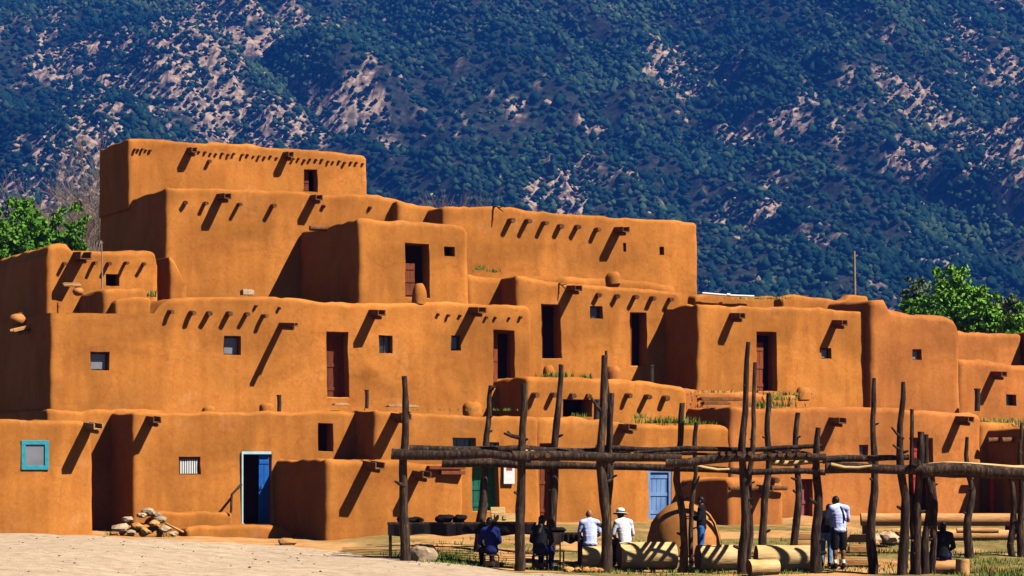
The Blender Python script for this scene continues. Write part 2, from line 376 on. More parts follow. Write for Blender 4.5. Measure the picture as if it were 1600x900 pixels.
mo = grid_obj('mountain', X, Y, Z, mm, smooth=False); tag(mo, 'steep rocky mountainside rising behind the village', 'mountain', kind='structure')
a = mo.data.attributes.new('rock', 'FLOAT', 'POINT'); a.data.foreach_set('value', RM.ravel().astype(np.float32))

# forest over the mountainside (one far-off mass) and the loose outcrop boulders
def scatter_mesh(name, base_v, base_f, loc, scl, rot, jit, m, tint=None):
    n = len(loc); k = len(base_v); c, s = np.cos(rot), np.sin(rot)
    V = np.repeat(base_v[None], n, 0)*(1+jit)
    V = V*scl[:, None, :]
    x = V[..., 0]*c[:, None]-V[..., 1]*s[:, None]; y = V[..., 0]*s[:, None]+V[..., 1]*c[:, None]
    V = np.stack([x, y, V[..., 2]], -1)+loc[:, None, :]
    Fc = (base_f[None]+(np.arange(n)*k)[:, None, None]).reshape(-1, 3)
    me = bpy.data.meshes.new(name); me.vertices.add(n*k); me.vertices.foreach_set('co', V.reshape(-1).astype(np.float32))
    me.loops.add(Fc.size); me.loops.foreach_set('vertex_index', Fc.ravel().astype(np.int32))
    me.polygons.add(len(Fc)); me.polygons.foreach_set('loop_start', np.arange(0, Fc.size, 3, dtype=np.int32)); me.update(calc_edges=True)
    me.materials.append(m)
    if tint is not None:
        at = me.attributes.new('tint', 'FLOAT', 'POINT'); at.data.foreach_set('value', np.repeat(tint, k).astype(np.float32))
    o = bpy.data.objects.new(name, me); COL.objects.link(o); return o
def ring(nv, r, z, ph): return [(r*math.cos(2*math.pi*i/nv+ph), r*math.sin(2*math.pi*i/nv+ph), z) for i in range(nv)]
bv = np.array([(0, 0, -.05)]+ring(5, .95, .3, 0)+ring(5, .76, .66, .6)+[(0, 0, 1.0)])
bf = []
for i in range(5):
    j = (i+1) % 5
    bf += [(0, 1+j, 1+i), (1+i, 1+j, 6+i), (1+j, 6+j, 6+i), (6+i, 6+j, 11)]
bf = np.array(bf)
NT = 70000
tx = nr.uniform(-600, 600, NT*3); ty = nr.uniform(1360, 2420, NT*3)
keep = np.abs(tx) < (ty+70)*.235
tx = tx[keep]; ty = ty[keep]
rm = rock_mask(tx, ty); dens = fbm(tx/70, ty/90, 101, 4)
pr = np.where(rm > .5, .38, np.clip(.5+3.0*(dens-.5)+1.5*(fbm(tx/20, ty/24, 107, 3)-.5), .25, 1))
k = nr.random(len(tx)) < pr; tx = tx[k][:NT]; ty = ty[k][:NT]; rm = rm[k][:NT]
tz = mountain_base(tx, ty)+rm*((fbm(tx/15, ty/18, 81, 5, .7)-.4)*10)
n = len(tx); wd = nr.uniform(1.4, 3.3, n)*np.where(rm > .5, .8, 1); wd = wd*np.where(nr.random(n) < .12, 1.35, 1); hh = wd*nr.uniform(1.0, 1.9, n)
tint = np.clip(nr.normal(.45, .17, n)+(fbm(tx/90, ty/90, 131, 3)-.5)*.8, 0, 1)
fm = bpy.data.materials.new('conifer_mass'); fm.use_nodes = True; t = fm.node_tree; N = t.nodes; L = t.links; b = N['Principled BSDF']
b.inputs['Roughness'].default_value = .95; b.inputs['Specular IOR Level'].default_value = .05
at = N.new('ShaderNodeAttribute'); at.attribute_name = 'tint'; cr = N.new('ShaderNodeValToRGB'); el = cr.color_ramp.elements
el[0].position = 0; el[0].color = (.002, .011, .010, 1); el[1].position = 1; el[1].color = (.07, .105, .045, 1)
e = el.new(.5); e.color = (.009, .034, .024, 1); L.new(at.outputs['Fac'], cr.inputs[0]); L.new(cr.outputs[0], b.inputs['Base Color'])
fo = scatter_mesh('forest', bv, bf, np.stack([tx, ty, tz-.3], -1), np.stack([wd, wd, hh], -1), nr.uniform(0, 6.28, n), nr.uniform(-.42, .42, (n, len(bv), 3)), fm, tint)
tag(fo, 'dark blue green conifer forest covering the mountainside', 'forest', kind='stuff')
bm = bmesh.new(); bmesh.ops.create_icosphere(bm, subdivisions=1, radius=1); bm.verts.index_update()
iv = np.array([v.co[:] for v in bm.verts]); jf = np.array([[v.index for v in f.verts] for f in bm.faces]); bm.free()
qx = nr.uniform(-560, 560, 60000); qy = nr.uniform(1380, 2420, 60000); q = rock_mask(qx, qy)
k = nr.random(60000) < q*.08+.008; qx = qx[k]; qy = qy[k]; q = q[k]; n = len(qx)
qz = mountain_base(qx, qy)+q*((fbm(qx/15, qy/18, 81, 5, .7)-.4)*10)
rs = nr.uniform(.5, 2.3, n)**1.15
M['granite'] = mat('pinkish_granite', [(.16, .105, .085), (.36, .25, .175), (.48, .35, .25)], scale=.25, rough=1, spec=.02)
bo = scatter_mesh('boulder_outcrops', iv, jf, np.stack([qx, qy, qz], -1), np.stack([rs*1.2, rs*1.2, rs*.9], -1), nr.uniform(0, 6.28, n), nr.uniform(-.42, .42, (n, len(iv), 3)), M['granite'])
tag(bo, 'pinkish granite boulders breaking through the mountain forest', 'boulders', kind='stuff')

# ------------------------------------------------------------------ adobe houses
AW = R(25); CA, SA = math.cos(AW), math.sin(AW); OX, OD = -10.37, 72.0
def solve_s(px, w):
    k = (px-800)/F; return (k*(OD+w*CA)-OX+w*SA)/(CA-k*SA)
def depth_sw(s, w): return OD+s*SA+w*CA
def depth_px(px, w): return depth_sw(solve_s(px, w), w)
def world_sw(s, w, z): return Vector((OX+s*CA-w*SA, OD+s*SA+w*CA-70, z))

class House: pass
def lines(a, b, st, extra, r, ends=True):
    n = max(1, round((b-a)/st)); L_ = [a+(b-a)*i/n for i in range(n+1)]
    if ends: L_ += [a+r*.25, a+r*.55, a+r, b-r*.25, b-r*.55, b-r]
    ex_ = sorted(extra)
    L_ = [x for x in L_ if all(abs(x-e) > .06 for e in ex_)]
    L_ = sorted(set([round(x, 4) for x in L_+ex_]))
    out = [L_[0]]
    for x in L_[1:]:
        if x-out[-1] > .012 or x in [round(e, 4) for e in ex_]: out.append(x)
    return out

def house(label, w, x0, x1, tops, bot, thick, holes=(), r=.12, mat_='adobe', name='adobe_house', cat='adobe house', wob=1.0, group='stepped adobe house blocks', lean=.015):
    h = House(); h.w = w; h.s0 = solve_s(x0, w); h.s1 = solve_s(x1, w); h.W = W = h.s1-h.s0; h.T = thick
    tl = [(solve_s(px, w)-h.s0, zof(py, depth_px(px, w))) for px, py in tops]
    tu = np.array([a for a, _ in tl]); tz_ = np.array([b for _, b in tl])
    if isinstance(bot, tuple): zb = zof(bot[1], depth_px(bot[0], w))
    else: zb = bot
    h.zb = zb; H = float(tz_.max())-zb; h.H = H
    seed = len(bpy.data.objects)*.731
    rects = []
    for ho in holes:
        px0, px1, py0, py1 = ho[:4]
        u0 = solve_s(px0, w)-h.s0; u1 = solve_s(px1, w)-h.s0; pc = (px0+px1)/2; d = depth_px(pc, w)
        rects.append((u0, u1, max(.02, zof(py1, d)-zb), zof(py0, d)-zb, ho[4] if len(ho) > 4 else .38))
    h.rects = rects
    us = lines(0, W, .2, [e for q in rects for e in q[:2]], r)
    vs_ = lines(0, H, .2, [e for q in rects for e in q[2:4]], r)
    ts = lines(0, thick, .45, [], r)
    vtop = max([q[3] for q in rects], default=0)+.12
    vtop = min(max(vtop, H*.45), H-.25)
    def place(u, t, v):
        qu = min(max(u, r), W-r); qt = min(max(t, r), thick-r); qv = min(v, H-r)
        dv = Vector((u-qu, t-qt, v-qv)); l = dv.length
        p = Vector((qu, qt, qv))+(dv*(r/l) if l > 1e-6 else Vector())
        top = float(np.interp(u, tu, tz_))-zb
        top += .045*mnoise.noise(Vector((u*.7, t*.7, seed)))+.045*mnoise.noise(Vector((u*1.9, t*1.9, seed+5)))+.03*mnoise.noise(Vector((u*4.7, t*3, seed+9)))-.22*max(0, mnoise.noise(Vector((u*1.3, t*1.3, seed+19)))-.3)
        p.z += (top-H)*sm(v, vtop, H)
        n = mnoise.noise_vector(Vector((p.x*.55, p.y*.55, p.z*.55+seed)))*.042+mnoise.noise_vector(Vector((p.x*1.9, p.y*1.9, p.z*1.9+seed)))*.024+mnoise.noise_vector(Vector((p.x*3.6, p.y*3.6, p.z*3.6+seed)))*.017
        n *= wob
        if v <= 0.001: n.z = 0
        f = p.z/max(H, .1)
        p.y += lean*p.z*(1-2*t/thick); p.x += lean*.7*p.z*(1-2*u/W)
        # corners bulge a little near the foot as hand-plastered walls do
        return p+Vector((n.x, n.y, n.z*.6))
    V = []; key = {}
    def vid(u, t, v):
        k_ = (round(u, 4), round(t, 4), round(v, 4))
        if k_ not in key: key[k_] = len(V); V.append(place(u, t, v))
        return key[k_]
    Fa = []
    def inhole(uc, vc): return any(q[0] < uc < q[1] and q[2] < vc < q[3] for q in rects)
    for i in range(len(us)-1):
        for j in range(len(vs_)-1):
            if not inhole((us[i]+us[i+1])/2, (vs_[j]+vs_[j+1])/2):
                Fa.append((vid(us[i], 0, vs_[j]), vid(us[i+1], 0, vs_[j]), vid(us[i+1], 0, vs_[j+1]), vid(us[i], 0, vs_[j+1])))
            Fa.append((vid(us[i+1], thick, vs_[j]), vid(us[i], thick, vs_[j]), vid(us[i], thick, vs_[j+1]), vid(us[i+1], thick, vs_[j+1])))
        for k_ in range(len(ts)-1):
            Fa.append((vid(us[i], ts[k_], H), vid(us[i+1], ts[k_], H), vid(us[i+1], ts[k_+1], H), vid(us[i], ts[k_+1], H)))
    for k_ in range(len(ts)-1):
        for j in range(len(vs_)-1):
            Fa.append((vid(0, ts[k_+1], vs_[j]), vid(0, ts[k_], vs_[j]), vid(0, ts[k_], vs_[j+1]), vid(0, ts[k_+1], vs_[j+1])))
            Fa.append((vid(W, ts[k_], vs_[j]), vid(W, ts[k_+1], vs_[j]), vid(W, ts[k_+1], vs_[j+1]), vid(W, ts[k_], vs_[j+1])))
    # reveals of the openings
    for (u0, u1, v0, v1, dp) in rects:
        uu = [x for x in us if u0-.0006 <= x <= u1+.0006]; vv = [x for x in vs_ if v0-.0006 <= x <= v1+.0006]
        loop = [(x, vv[0]) for x in uu]+[(uu[-1], y) for y in vv[1:]]+[(x, vv[-1]) for x in reversed(uu[:-1])]+[(uu[0], y) for y in reversed(vv[1:-1])]
        uc, vc = (u0+u1)/2, (v0+v1)/2
        fr = [vid(x, 0, y) for x, y in loop]; b0 = []; b1 = []
        for (x, y), fi in zip(loop, fr):
            p = V[fi]
            q = Vector((p.x+(uc-p.x)*.05, p.y+.035, p.z+(vc-p.z)*.03)); V.append(q); b0.append(len(V)-1)
            q2 = Vector((q.x, p.y+dp+.12, q.z)); V.append(q2); b1.append(len(V)-1)
        n = len(loop)
        for a_, c_ in ((fr, b0), (b0, b1)):
            for i in range(n):
                j = (i+1) % n; Fa.append((a_[i], c_[i], c_[j], a_[j]))
    root = empty(name, world_sw(h.s0, w, zb), AW, label, cat, group)
    mesh_obj('wall', V, Fa, M[mat_], root, smooth=True, sharp=42)
    h.root = root
    return h
def hu(h, px): return solve_s(px, h.w)-h.s0
def hz(h, px, py): return zof(py, depth_px(px, h.w))-h.zb
def ht(h, px):
    k = (px-800)/F
    return (OX+h.s0*CA-h.w*SA-k*(OD+h.s0*SA+h.w*CA))/(SA+k*CA)

def viga(h, px, py, L_=.35, r=.075, face='F'):
    mb = MB(); s = rng.random()*50
    if face == 'F':
        u = hu(h, px); z = hz(h, px, py); t = rng.uniform(-.04, .04)
        mb.tube([(u, .3, z+.01), (u+t*.3, -L_*.5, z), (u+t, -L_, z-.015)], [r*1.05, r, r*.93], 9, .012, s)
    else:
        t = ht(h, px); z = zof(py, depth_sw(h.s0, h.w+t))-h.zb
        mb.tube([(.3, t, z), (-L_, t, z-.02)], [r, r*.95], 9, .012, s)
    return mb.build('viga', M['viga'], h.root, smooth=True, sharp=50)
def canale(h, px, py, L_=.7, wd=.24, hg=.17, face='F', mt='viga', tilt=.06, pair=False):
    mb = MB()
    z = hz(h, px, py) if face == 'F' else zof(py, depth_sw(h.s0, h.w+ht(h, px)))-h.zb
    b_ = .035
    for (a0, a1, c0, c1) in ((-wd/2, wd/2, -hg, -hg+b_), (-wd/2, -wd/2+b_, -hg+b_, 0), (wd/2-b_, wd/2, -hg+b_, 0)):
        mb.box(a0, a1, -L_, .35, c0, c1, bev=.008)
    # rough inner bed of mud and a lighter support pole under the spout
    mb.tube([(.0, .3, -hg-.05), (.03, -L_*.75, -hg-.06)], .055, 8, .01, px)
    T_ = Matrix.Rotation(tilt, 4, 'X')
    o = mb.build('canale', M[mt], h.root)
    if face == 'F':
        o.matrix_local = Matrix.Translation((hu(h, px), 0, z)) @ Matrix.Rotation(rng.uniform(-.05, .05), 4, 'Z') @ T_
    else:
        o.matrix_local = Matrix.Translation((0, ht(h, px), z)) @ Matrix.Rotation(R(-90), 4, 'Z') @ T_
    return o
def vigas(h, pts, L_=.35, r=.075):
    for p in pts: viga(h, p[0], p[1], p[2]*rng.uniform(.62, .92) if len(p) > 2 else L_*rng.uniform(.85, 1.15), r*rng.uniform(.9, 1.1))
def door(h, i, mt='brown_door', frame=None, part=(0, 1), label=None, back=.02, top_gap=0, pane=None):
    """boarded door leaf standing in opening i; part = share of the opening it closes"""
    u0, u1, v0, v1, dp = h.rects[i]; uc = (u0+u1)/2; hw = (u1-u0)/2*.95
    a0 = uc-hw+2*hw*part[0]; a1 = uc-hw+2*hw*part[1]; y = dp-back
    z0 = v0+.015; z1 = v1-.02-top_gap
    mb = MB(); n = max(2, round((a1-a0)/.15)); st = (a1-a0)/n
    for k_ in range(n):
        mb.box(a0+k_*st+.004, a0+(k_+1)*st-.004, y, y+.035, z0, z1-rng.uniform(0, .01), bev=.004)
    for zz in (.14, .5, .86):
        zc = z0+(z1-z0)*zz; mb.box(a0+.01, a1-.01, y-.02, y-.002, zc-.05, zc+.05, bev=.004)
    o = mb.build('door', M[mt], h.root)
    if label: o['label'] = label
    hb = MB(); xx = a0+.06; zc = z0+(z1-z0)*.48
    hb.tube([(xx, y-.002, zc), (xx, y-.05, zc), (xx, y-.05, zc+.1), (xx, y-.002, zc+.1)], .01, 6)
    hb.build('handle', M['metal'], o)
    if frame:
        fb = MB(); fw = .07
        fb.box(uc-hw-.01, uc-hw+fw, y-.06, y+.05, v0+.01, v1-.03, bev=.005); fb.box(uc+hw-fw, uc+hw+.01, y-.06, y+.05, v0+.01, v1-.03, bev=.005)
        fb.box(uc-hw+fw, uc+hw-fw, y-.06, y+.05, v1-.03-fw, v1-.03, bev=.005)
        fb.build('door_frame', M[frame], h.root)
    return o
def window(h, i, frame='brown_door', pane='pane', back=.05, fw=.045, bars=(1, 0), label=None, proud=None, curtain=False):
    u0, u1, v0, v1, dp = h.rects[i]; uc = (u0+u1)/2; vc = (v0+v1)/2; hw = (u1-u0)/2*.95; hv = (v1-v0)/2*.97
    y = (dp-back) if proud is None else -proud
    mb = MB()
    mb.box(uc-hw-.01, uc+hw+.01, y, y+.06, vc-hv-.01, vc-hv+fw, bev=.004); mb.box(uc-hw-.01, uc+hw+.01, y, y+.06, vc+hv-fw, vc+hv+.01, bev=.004)
    mb.box(uc-hw-.01, uc-hw+fw, y+.002, y+.058, vc-hv+fw, vc+hv-fw, bev=.004); mb.box(uc+hw-fw, uc+hw+.01, y+.002, y+.058, vc-hv+fw, vc+hv-fw, bev=.004)
    for b_ in range(bars[0]):
        x = uc-hw+2*hw*(b_+1)/(bars[0]+1); mb.box(x-.012, x+.012, y+.01, y+.05, vc-hv+fw, vc+hv-fw)
    for b_ in range(bars[1]):
        z = vc-hv+2*hv*(b_+1)/(bars[1]+1); mb.box(uc-hw+fw, uc+hw-fw, y+.012, y+.048, z-.012, z+.012)
    o = mb.build('window', M[frame], h.root)
    if label: o['label'] = label
    pb = MB(); pb.box(uc-hw, uc+hw, y+.036, y+.044, vc-hv, vc+hv); pb.build('pane', M[pane], o)
    if curtain:
        cb = MB(); n = 8
        for k_ in range(n):
            x = uc-hw+fw+(2*hw-2*fw)*(k_+.5)/n; ww = (hw-fw)/n*.62
            cb.box(x-ww, x+ww, y+.02, y+.033, vc-hv+fw, vc+hv-fw*1.1, bev=.003)
        cb.build('window_bar', M['white'], o)
    return o
def backing(h, i, mt='dark'):  # near-black sheet behind an opening, its indoor darkness painted on
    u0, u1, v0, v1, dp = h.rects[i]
    mb = MB(); mb.box(u0-.02, u1+.02, dp+.13, dp+.16, v0-.02, v1+.02); mb.build('painted_dark_backing', M[mt], h.root)

# ---- top storeys
B1 = house('tall topmost adobe block with a fringe of stub beams under its parapet', 11.6, 200, 575, [(200, 215), (270, 219), (400, 227), (560, 240), (575, 244)], (300, 330), 3.35, [(475, 497, 265, 300, .3)])
vigas(B1, [(x, 233+(x-208)*.066+rng.uniform(-1, 1), rng.uniform(.05, .12)) for x in range(210, 236, 6)]+[(x, 237+(x-300)*.068+rng.uniform(-1.2, 1.2), rng.uniform(.04, .12)) for x in list(range(302, 372, 9))+list(range(378, 440, 9))+list(range(458, 570, 9))], r=.042)
viga(B1, 326, 252, .16, .06)
canale(B1, 297, 231, .42, .2); canale(B1, 447, 238, .42, .2)
door(B1, 0, 'brown_door', part=(0, .55), label='weathered half door in the topmost block')
B2 = house('broad high adobe block with beam ends, below the topmost block', 8.0, 257, 640, [(257, 293), (470, 298), (490, 303), (600, 305), (625, 312), (640, 318)], (400, 490), 7.2)
vigas(B2, [(290, 317, .14), (320, 318, .2), (373, 320, .32), (426, 322, .38), (506, 322, .04), (578, 325, .05), (622, 338, .05)], r=.065)
canale(B2, 345, 303, .62); canale(B2, 491, 305, .5)
B2b = house('low adobe roof step between the high block and the long beam row block', 7.6, 618, 730, [(618, 311), (650, 318), (690, 325), (730, 330)], (690, 480), 5, r=.15)
canale(B2b, 686, 331, .5)
B4 = house('long upper adobe block with a row of six beam ends and one spout', 6.4, 690, 1093, [(690, 322), (775, 321), (850, 331), (970, 340), (1080, 346), (1093, 348)], (900, 520), 6, [(975, 980, 380, 394, .2), (1033, 1040, 386, 399, .2)])
vigas(B4, [(797, 345, .36), (823, 346, .34), (850, 349, .32), (875, 354, .24), (902, 355, .29), (932, 359, .31)], r=.085)
canale(B4, 966, 355, .62, .26)
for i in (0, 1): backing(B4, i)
B3 = house('squat adobe block with a dark doorway and a small square window', 3.1, 558, 735, [(558, 341), (640, 344), (715, 349), (735, 356)], (640, 520), 5.0, [(633, 672, 380, 466, .42), (696, 713, 385, 400, .3)], r=.15)
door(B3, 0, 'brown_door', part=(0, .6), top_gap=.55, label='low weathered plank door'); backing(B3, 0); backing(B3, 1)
viga(B3, 508, 356, .5, .09, 'L')
# ---- second storey
S1b = house('long second storey adobe house with two grey windows, a beam row and two doors', 2.25, 78, 833, [(78, 503), (150, 499), (244, 489), (256, 467), (330, 464), (440, 464), (500, 470), (570, 474), (640, 470), (660, 471), (745, 473), (825, 478), (833, 484)], (400, 660), 6.5, [(142, 171, 550, 579, .24), (351, 378, 525, 555, .28), (511, 546, 518, 622, .42), (594, 615, 524, 552, .25), (706, 722, 524, 548, .25), (772, 806, 515, 608, .42)])
window(S1b, 0, 'oldwood', 'pane', bars=(0, 0)); window(S1b, 1, 'oldwood', 'pane', bars=(0, 0)); door(S1b, 2, 'brown_door', 'brown_door'); window(S1b, 3, 'oldwood', 'darkpane', bars=(1, 0))
canale(S1b, 44, 508, .5, .45, .1, 'L', 'rail', .25)
vigas(S1b, [(265, 487, .2), (298, 489, .26), (326, 490, .3), (357, 490, .28), (385, 491, .26), (411, 494, .3)], r=.07)
vigas(S1b, [(437, 481, .05), (400, 478, .05)], r=.05)
canale(S1b, 440, 504, 1.15, .13, .1); canale(S1b, 583, 484, .62, .26)
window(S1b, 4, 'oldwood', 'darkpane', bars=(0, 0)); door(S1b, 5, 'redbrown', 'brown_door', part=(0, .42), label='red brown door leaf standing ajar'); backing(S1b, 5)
vigas(S1b, [(685, 491, .06), (700, 493, .08), (719, 493, .06), (760, 496, .06), (775, 496, .04), (796, 497, .04), (813, 496, .08)], r=.045)
canale(S1b, 740, 480, .66, .28)
S3 = house('recessed second storey adobe block with two tall doorways and a small window between', 4.4, 806, 1068, [(806, 430), (845, 438), (900, 442), (940, 446), (1000, 450), (1055, 455), (1068, 462)], (900, 640), 3.0, [(847, 877, 475, 561, .42), (923, 942, 478, 498, .26), (986, 1012, 488, 573, .42)], r=.15)
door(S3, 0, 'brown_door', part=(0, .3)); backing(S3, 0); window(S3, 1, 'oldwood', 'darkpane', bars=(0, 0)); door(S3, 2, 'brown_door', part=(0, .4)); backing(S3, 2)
vigas(S3, [(935, 461, .2), (964, 463, .22), (993, 464, .24), (1019, 466, .2), (1047, 468, .24)], r=.08)
canale(S3, 893, 446, .55, .26)
S3b = house('low adobe ledge against the foot of the long upper block', 5.6, 728, 1060, [(728, 428), (800, 432), (880, 432), (1000, 438), (1060, 446)], (900, 560), 1.3, r=.18)
S4 = house('right hand second storey adobe block with a brown door and two spouts', 2.3, 1089, 1362, [(1089, 474), (1200, 480), (1240, 478), (1300, 482), (1362, 488)], (1200, 650), 5.2, [(1183, 1215, 518, 613, .42), (1285, 1300, 544, 561, .24)])
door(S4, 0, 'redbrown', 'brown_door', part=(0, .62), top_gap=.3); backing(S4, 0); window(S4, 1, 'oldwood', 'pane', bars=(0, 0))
canale(S4, 1146, 489, .55, .22); canale(S4, 1306, 500, .55, .22)
S5 = house('right hand adobe block with a tiny square window and rounded corner', 2.0, 1358, 1504, [(1358, 466), (1385, 467), (1392, 484), (1480, 494), (1497, 500), (1504, 514)], (1430, 660), 4.5, [(1426, 1441, 546, 563, .22)], r=.22, mat_='adobe_pink')
window(S5, 0, 'brown_door', 'pane', bars=(0, 0))
S6b = house('low far adobe wall below the right hand trees', 8.5, 1480, 1600, [(1480, 517), (1560, 520), (1600, 522)], (1540, 640), .8, r=.15, mat_='adobe_pink')
S6c = house('dark sided adobe house at the right edge beyond the low wall', 7.2, 1634, 1720, [(1634, 516), (1720, 520)], (1650, 640), 3)
S6 = house('rightmost second storey adobe block with one spout and a small window', 3.6, 1496, 1700, [(1496, 560), (1540, 563), (1600, 570), (1700, 578)], (1560, 670), 3, [(1572, 1588, 616, 634, .24)], r=.25, mat_='adobe_pink')
window(S6, 0, 'oldwood', 'darkpane', bars=(0, 0)); canale(S6, 1553, 580, .62, .24)
# ---- left middle
L1 = house('small adobe house at upper left with five beam ends and a wide spout', 5.6, 70, 249, [(70, 392), (74, 384), (88, 379), (104, 382), (110, 391), (150, 391), (235, 391), (245, 396), (249, 410)], (150, 520), 6.0, [(166, 187, 428, 447, .3)], r=.15)
backing(L1, 0); vigas(L1, [(100, 412, .33), (146, 411, .33), (169, 412, .33), (195, 411, .33), (224, 413, .36)], r=.055)
canale(L1, 124, 394, .78, .34, .22)
L2 = house('low adobe lean-to in front of the upper left house', 3.3, 160, 233, [(160, 449), (228, 449), (233, 455)], (200, 520), 3.0, r=.18)
canale(L2, 106, 466, .5, .3, .12, 'L', 'rail', .25)
L3 = house('curved adobe buttress leaning against the high block', 6.7, 262, 293, [(262, 399), (270, 404), (280, 420), (289, 446), (293, 462)], (280, 490), 1.6, r=.15, name='adobe_buttress', cat='buttress')
L4 = house('small stepped adobe bench by the curved buttress', 2.9, 178, 236, [(178, 468), (210, 462), (236, 464)], (200, 515), .8, r=.12, name='adobe_bench', cat='adobe bench')
# ---- ground storey
G0 = house('ground storey adobe wall in shade under the left second storey block', 1.95, 72, 260, [(72, 637), (260, 640)], -.3, 9, r=.12)
G1 = house('nearest adobe block at lower left with the turquoise framed window', -2.4, -120, 146, [(-120, 648), (0, 653), (100, 657), (146, 661)], -.3, 3.4, [(33, 77, 688, 734, .2)], r=.12)
window(G1, 0, 'turq', 'pane', fw=.10, bars=(0, 0), proud=.01, label='turquoise framed window with a grey pane')
G2 = house('ground storey adobe house with the open blue door and white barred window', 0, 205, 600, [(205, 642), (300, 644), (430, 644), (555, 641), (600, 641)], -.3, 8.5, [(280, 315, 714, 743, .16), (377, 426, 705, 819, .4), (498, 522, 662, 706, .4)])
window(G2, 0, 'brown_door', 'darkpane', bars=(0, 0), curtain=True, label='small window behind white upright bars')
u0, u1, v0, v1, dp = G2.rects[1]
door(G2, 1, 'blue', part=(.6, .95), back=.3, label='bright blue door leaf standing open')
fb = MB(); fb.box(u0+.005, u0+.055, -.02, .10, v0+.01, v1-.01, bev=.006); fb.box(u0+.055, u1-.03, .0, .10, v1-.085, v1-.01, bev=.006); fb.build('door_frame', M['paleblue'], G2.root)
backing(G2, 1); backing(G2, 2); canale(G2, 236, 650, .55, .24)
canale(G1, 140, 660, .75, .26, .16, 'F', 'rail')
G3 = house('projecting adobe room with two spouts, between the blue and green doors', -3.9, 508, 726, [(508, 716), (540, 718), (628, 719), (640, 724), (726, 728)], -.6, 4.5, r=.16)
canale(G3, 577, 720, .85, .28, .18); canale(G3, 652, 735, .7, .26)
mb = MB()
for i, (a_, z_) in enumerate(((.0, 0), (.35, -.14))):
    mb.box(hu(G3, 668)+a_, hu(G3, 724), -.14, .2, hz(G3, 700, 730)+z_-.06, hz(G3, 700, 730)+z_+.04, bev=.01)
mb.build('lintel_board', M['brown_door'], G3.root)
G4 = house('ground storey adobe house with the dark green door behind the ramada', -1.35, 582, 845, [(582, 640), (640, 645), (760, 650), (845, 652)], -.3, 4.2, [(708, 745, 684, 712, .3), (738, 781, 726, 800, .35), (756, 783, 690, 712, .25)])
canale(G4, 620, 645, .75, .3); window(G4, 0, 'turq', 'darkpane', bars=(2, 0)); door(G4, 1, 'green', 'green', label='dark green boarded door'); window(G4, 2, 'turq', 'darkpane', bars=(1, 0))
mb = MB(); mb.box(hu(G4, 786), hu(G4, 803), -.055, -.02, hz(G4, 795, 756), hz(G4, 795, 725), bev=.003); o = mb.build('notice_board', M['white'], G4.root)
mb = MB(); mb.box(hu(G4, 790), hu(G4, 799), -.062, -.056, hz(G4, 795, 735), hz(G4, 795, 728)); mb.build('panel', M['dull_red'], o)
G5 = house('long ground storey adobe house with the blue grey door behind the ramada', -1.2, 836, 1150, [(836, 652), (900, 652), (950, 658), (1010, 664), (1150, 664)], -.2, 3.0, [(1013, 1050, 733, 812, .12), (843, 869, 692, 816, .35)], r=.15)
door(G5, 0, 'bluegrey', 'bluegrey', label='blue grey two panel door', back=.02); door(G5, 1, 'brown_door', label='dark maroon boarded panel standing in for a shaded wall face')  # maroon leaf stands in for the shadow area on this wall
canale(G5, 975, 662, .62, .28)
M1 = house('low adobe terrace wall with beam ends and a long dark slot', .3, 822, 1075, [(822, 588), (845, 588), (950, 592), (1010, 596), (1075, 606)], (900, 690), 3.9, [(880, 925, 624, 652, .6)], r=.15)
vigas(M1, [(834, 617, .3), (863, 617, .3), (893, 618, .2), (919, 619, .2), (979, 618, .32), (1010, 620, .32), (1038, 622, .3)], r=.085)
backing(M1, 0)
M2 = house('low adobe ledge in front of the right hand door', 1.4, 1050, 1250, [(1050, 604), (1100, 610), (1250, 618)], (1150, 690), 1.2, r=.15, mat_='adobe_pink')
G6 = house('right hand ground storey adobe house with the red framed door', -1.3, 1140, 1537, [(1140, 634), (1180, 640), (1300, 634), (1420, 640), (1520, 646), (1537, 652)], -.2, 4.0, [(1343, 1358, 695, 713, .22), (1424, 1461, 684, 806, .3), (1243, 1270, 748, 822, .25)], r=.15, mat_='adobe_pink')
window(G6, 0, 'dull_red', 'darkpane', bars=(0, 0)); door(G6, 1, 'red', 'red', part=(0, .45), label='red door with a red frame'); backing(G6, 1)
door(G6, 2, 'dull_red', None, label='faded red louvred shutter door')
canale(G6, 1302, 652, .55, .28); canale(G6, 1499, 650, .62, .24)
G8 = house('small projecting adobe room behind the beehive oven', -3.9, 1135, 1228, [(1135, 748), (1200, 746), (1228, 752)], -.5, 3.0, r=.18, mat_='adobe_pink')
mb = MB(); mb.tube([(hu(G8, 1137), -.1, hz(G8, 1180, 763)), (hu(G8, 1226), -.1, hz(G8, 1180, 763))], .06, 8, .01); mb.build('lintel_pole', M['viga'], G8.root)
canale(G8, 1188, 757, .55, .22); viga(G8, 1210, 750, .2, .09)
G7 = house('shadow sided adobe house at the right edge with grass on its roof', -3.2, 1612, 1760, [(1612, 668), (1760, 672)], -.3, 4.5, r=.15)
viga(G7, 1584, 687, .45, .09, 'L'); viga(G7, 1562, 687, .45, .09, 'L')
G9 = house('low ground storey adobe wall behind the red post at the right edge', -.9, 1530, 1680, [(1530, 660), (1680, 662)], -.2, 6, [(1552, 1590, 735, 800, .4)], r=.15)
backing(G9, 0)  # opening with its dark sheet imitates the shadow on this wall
# ---- garden benches and low walls at the left
W1 = house('low adobe bench wall against the house left of the blue door', -.75, 246, 366, [(246, 801), (310, 799), (366, 801)], -.3, .7, r=.1, name='adobe_bench', cat='adobe bench', group=None)
W2 = house('long low adobe kerb wall in front of the blue door', -2.4, 290, 462, [(290, 825), (310, 821), (440, 821), (462, 832)], -.4, .7, r=.12, name='adobe_bench', cat='adobe bench', group=None)

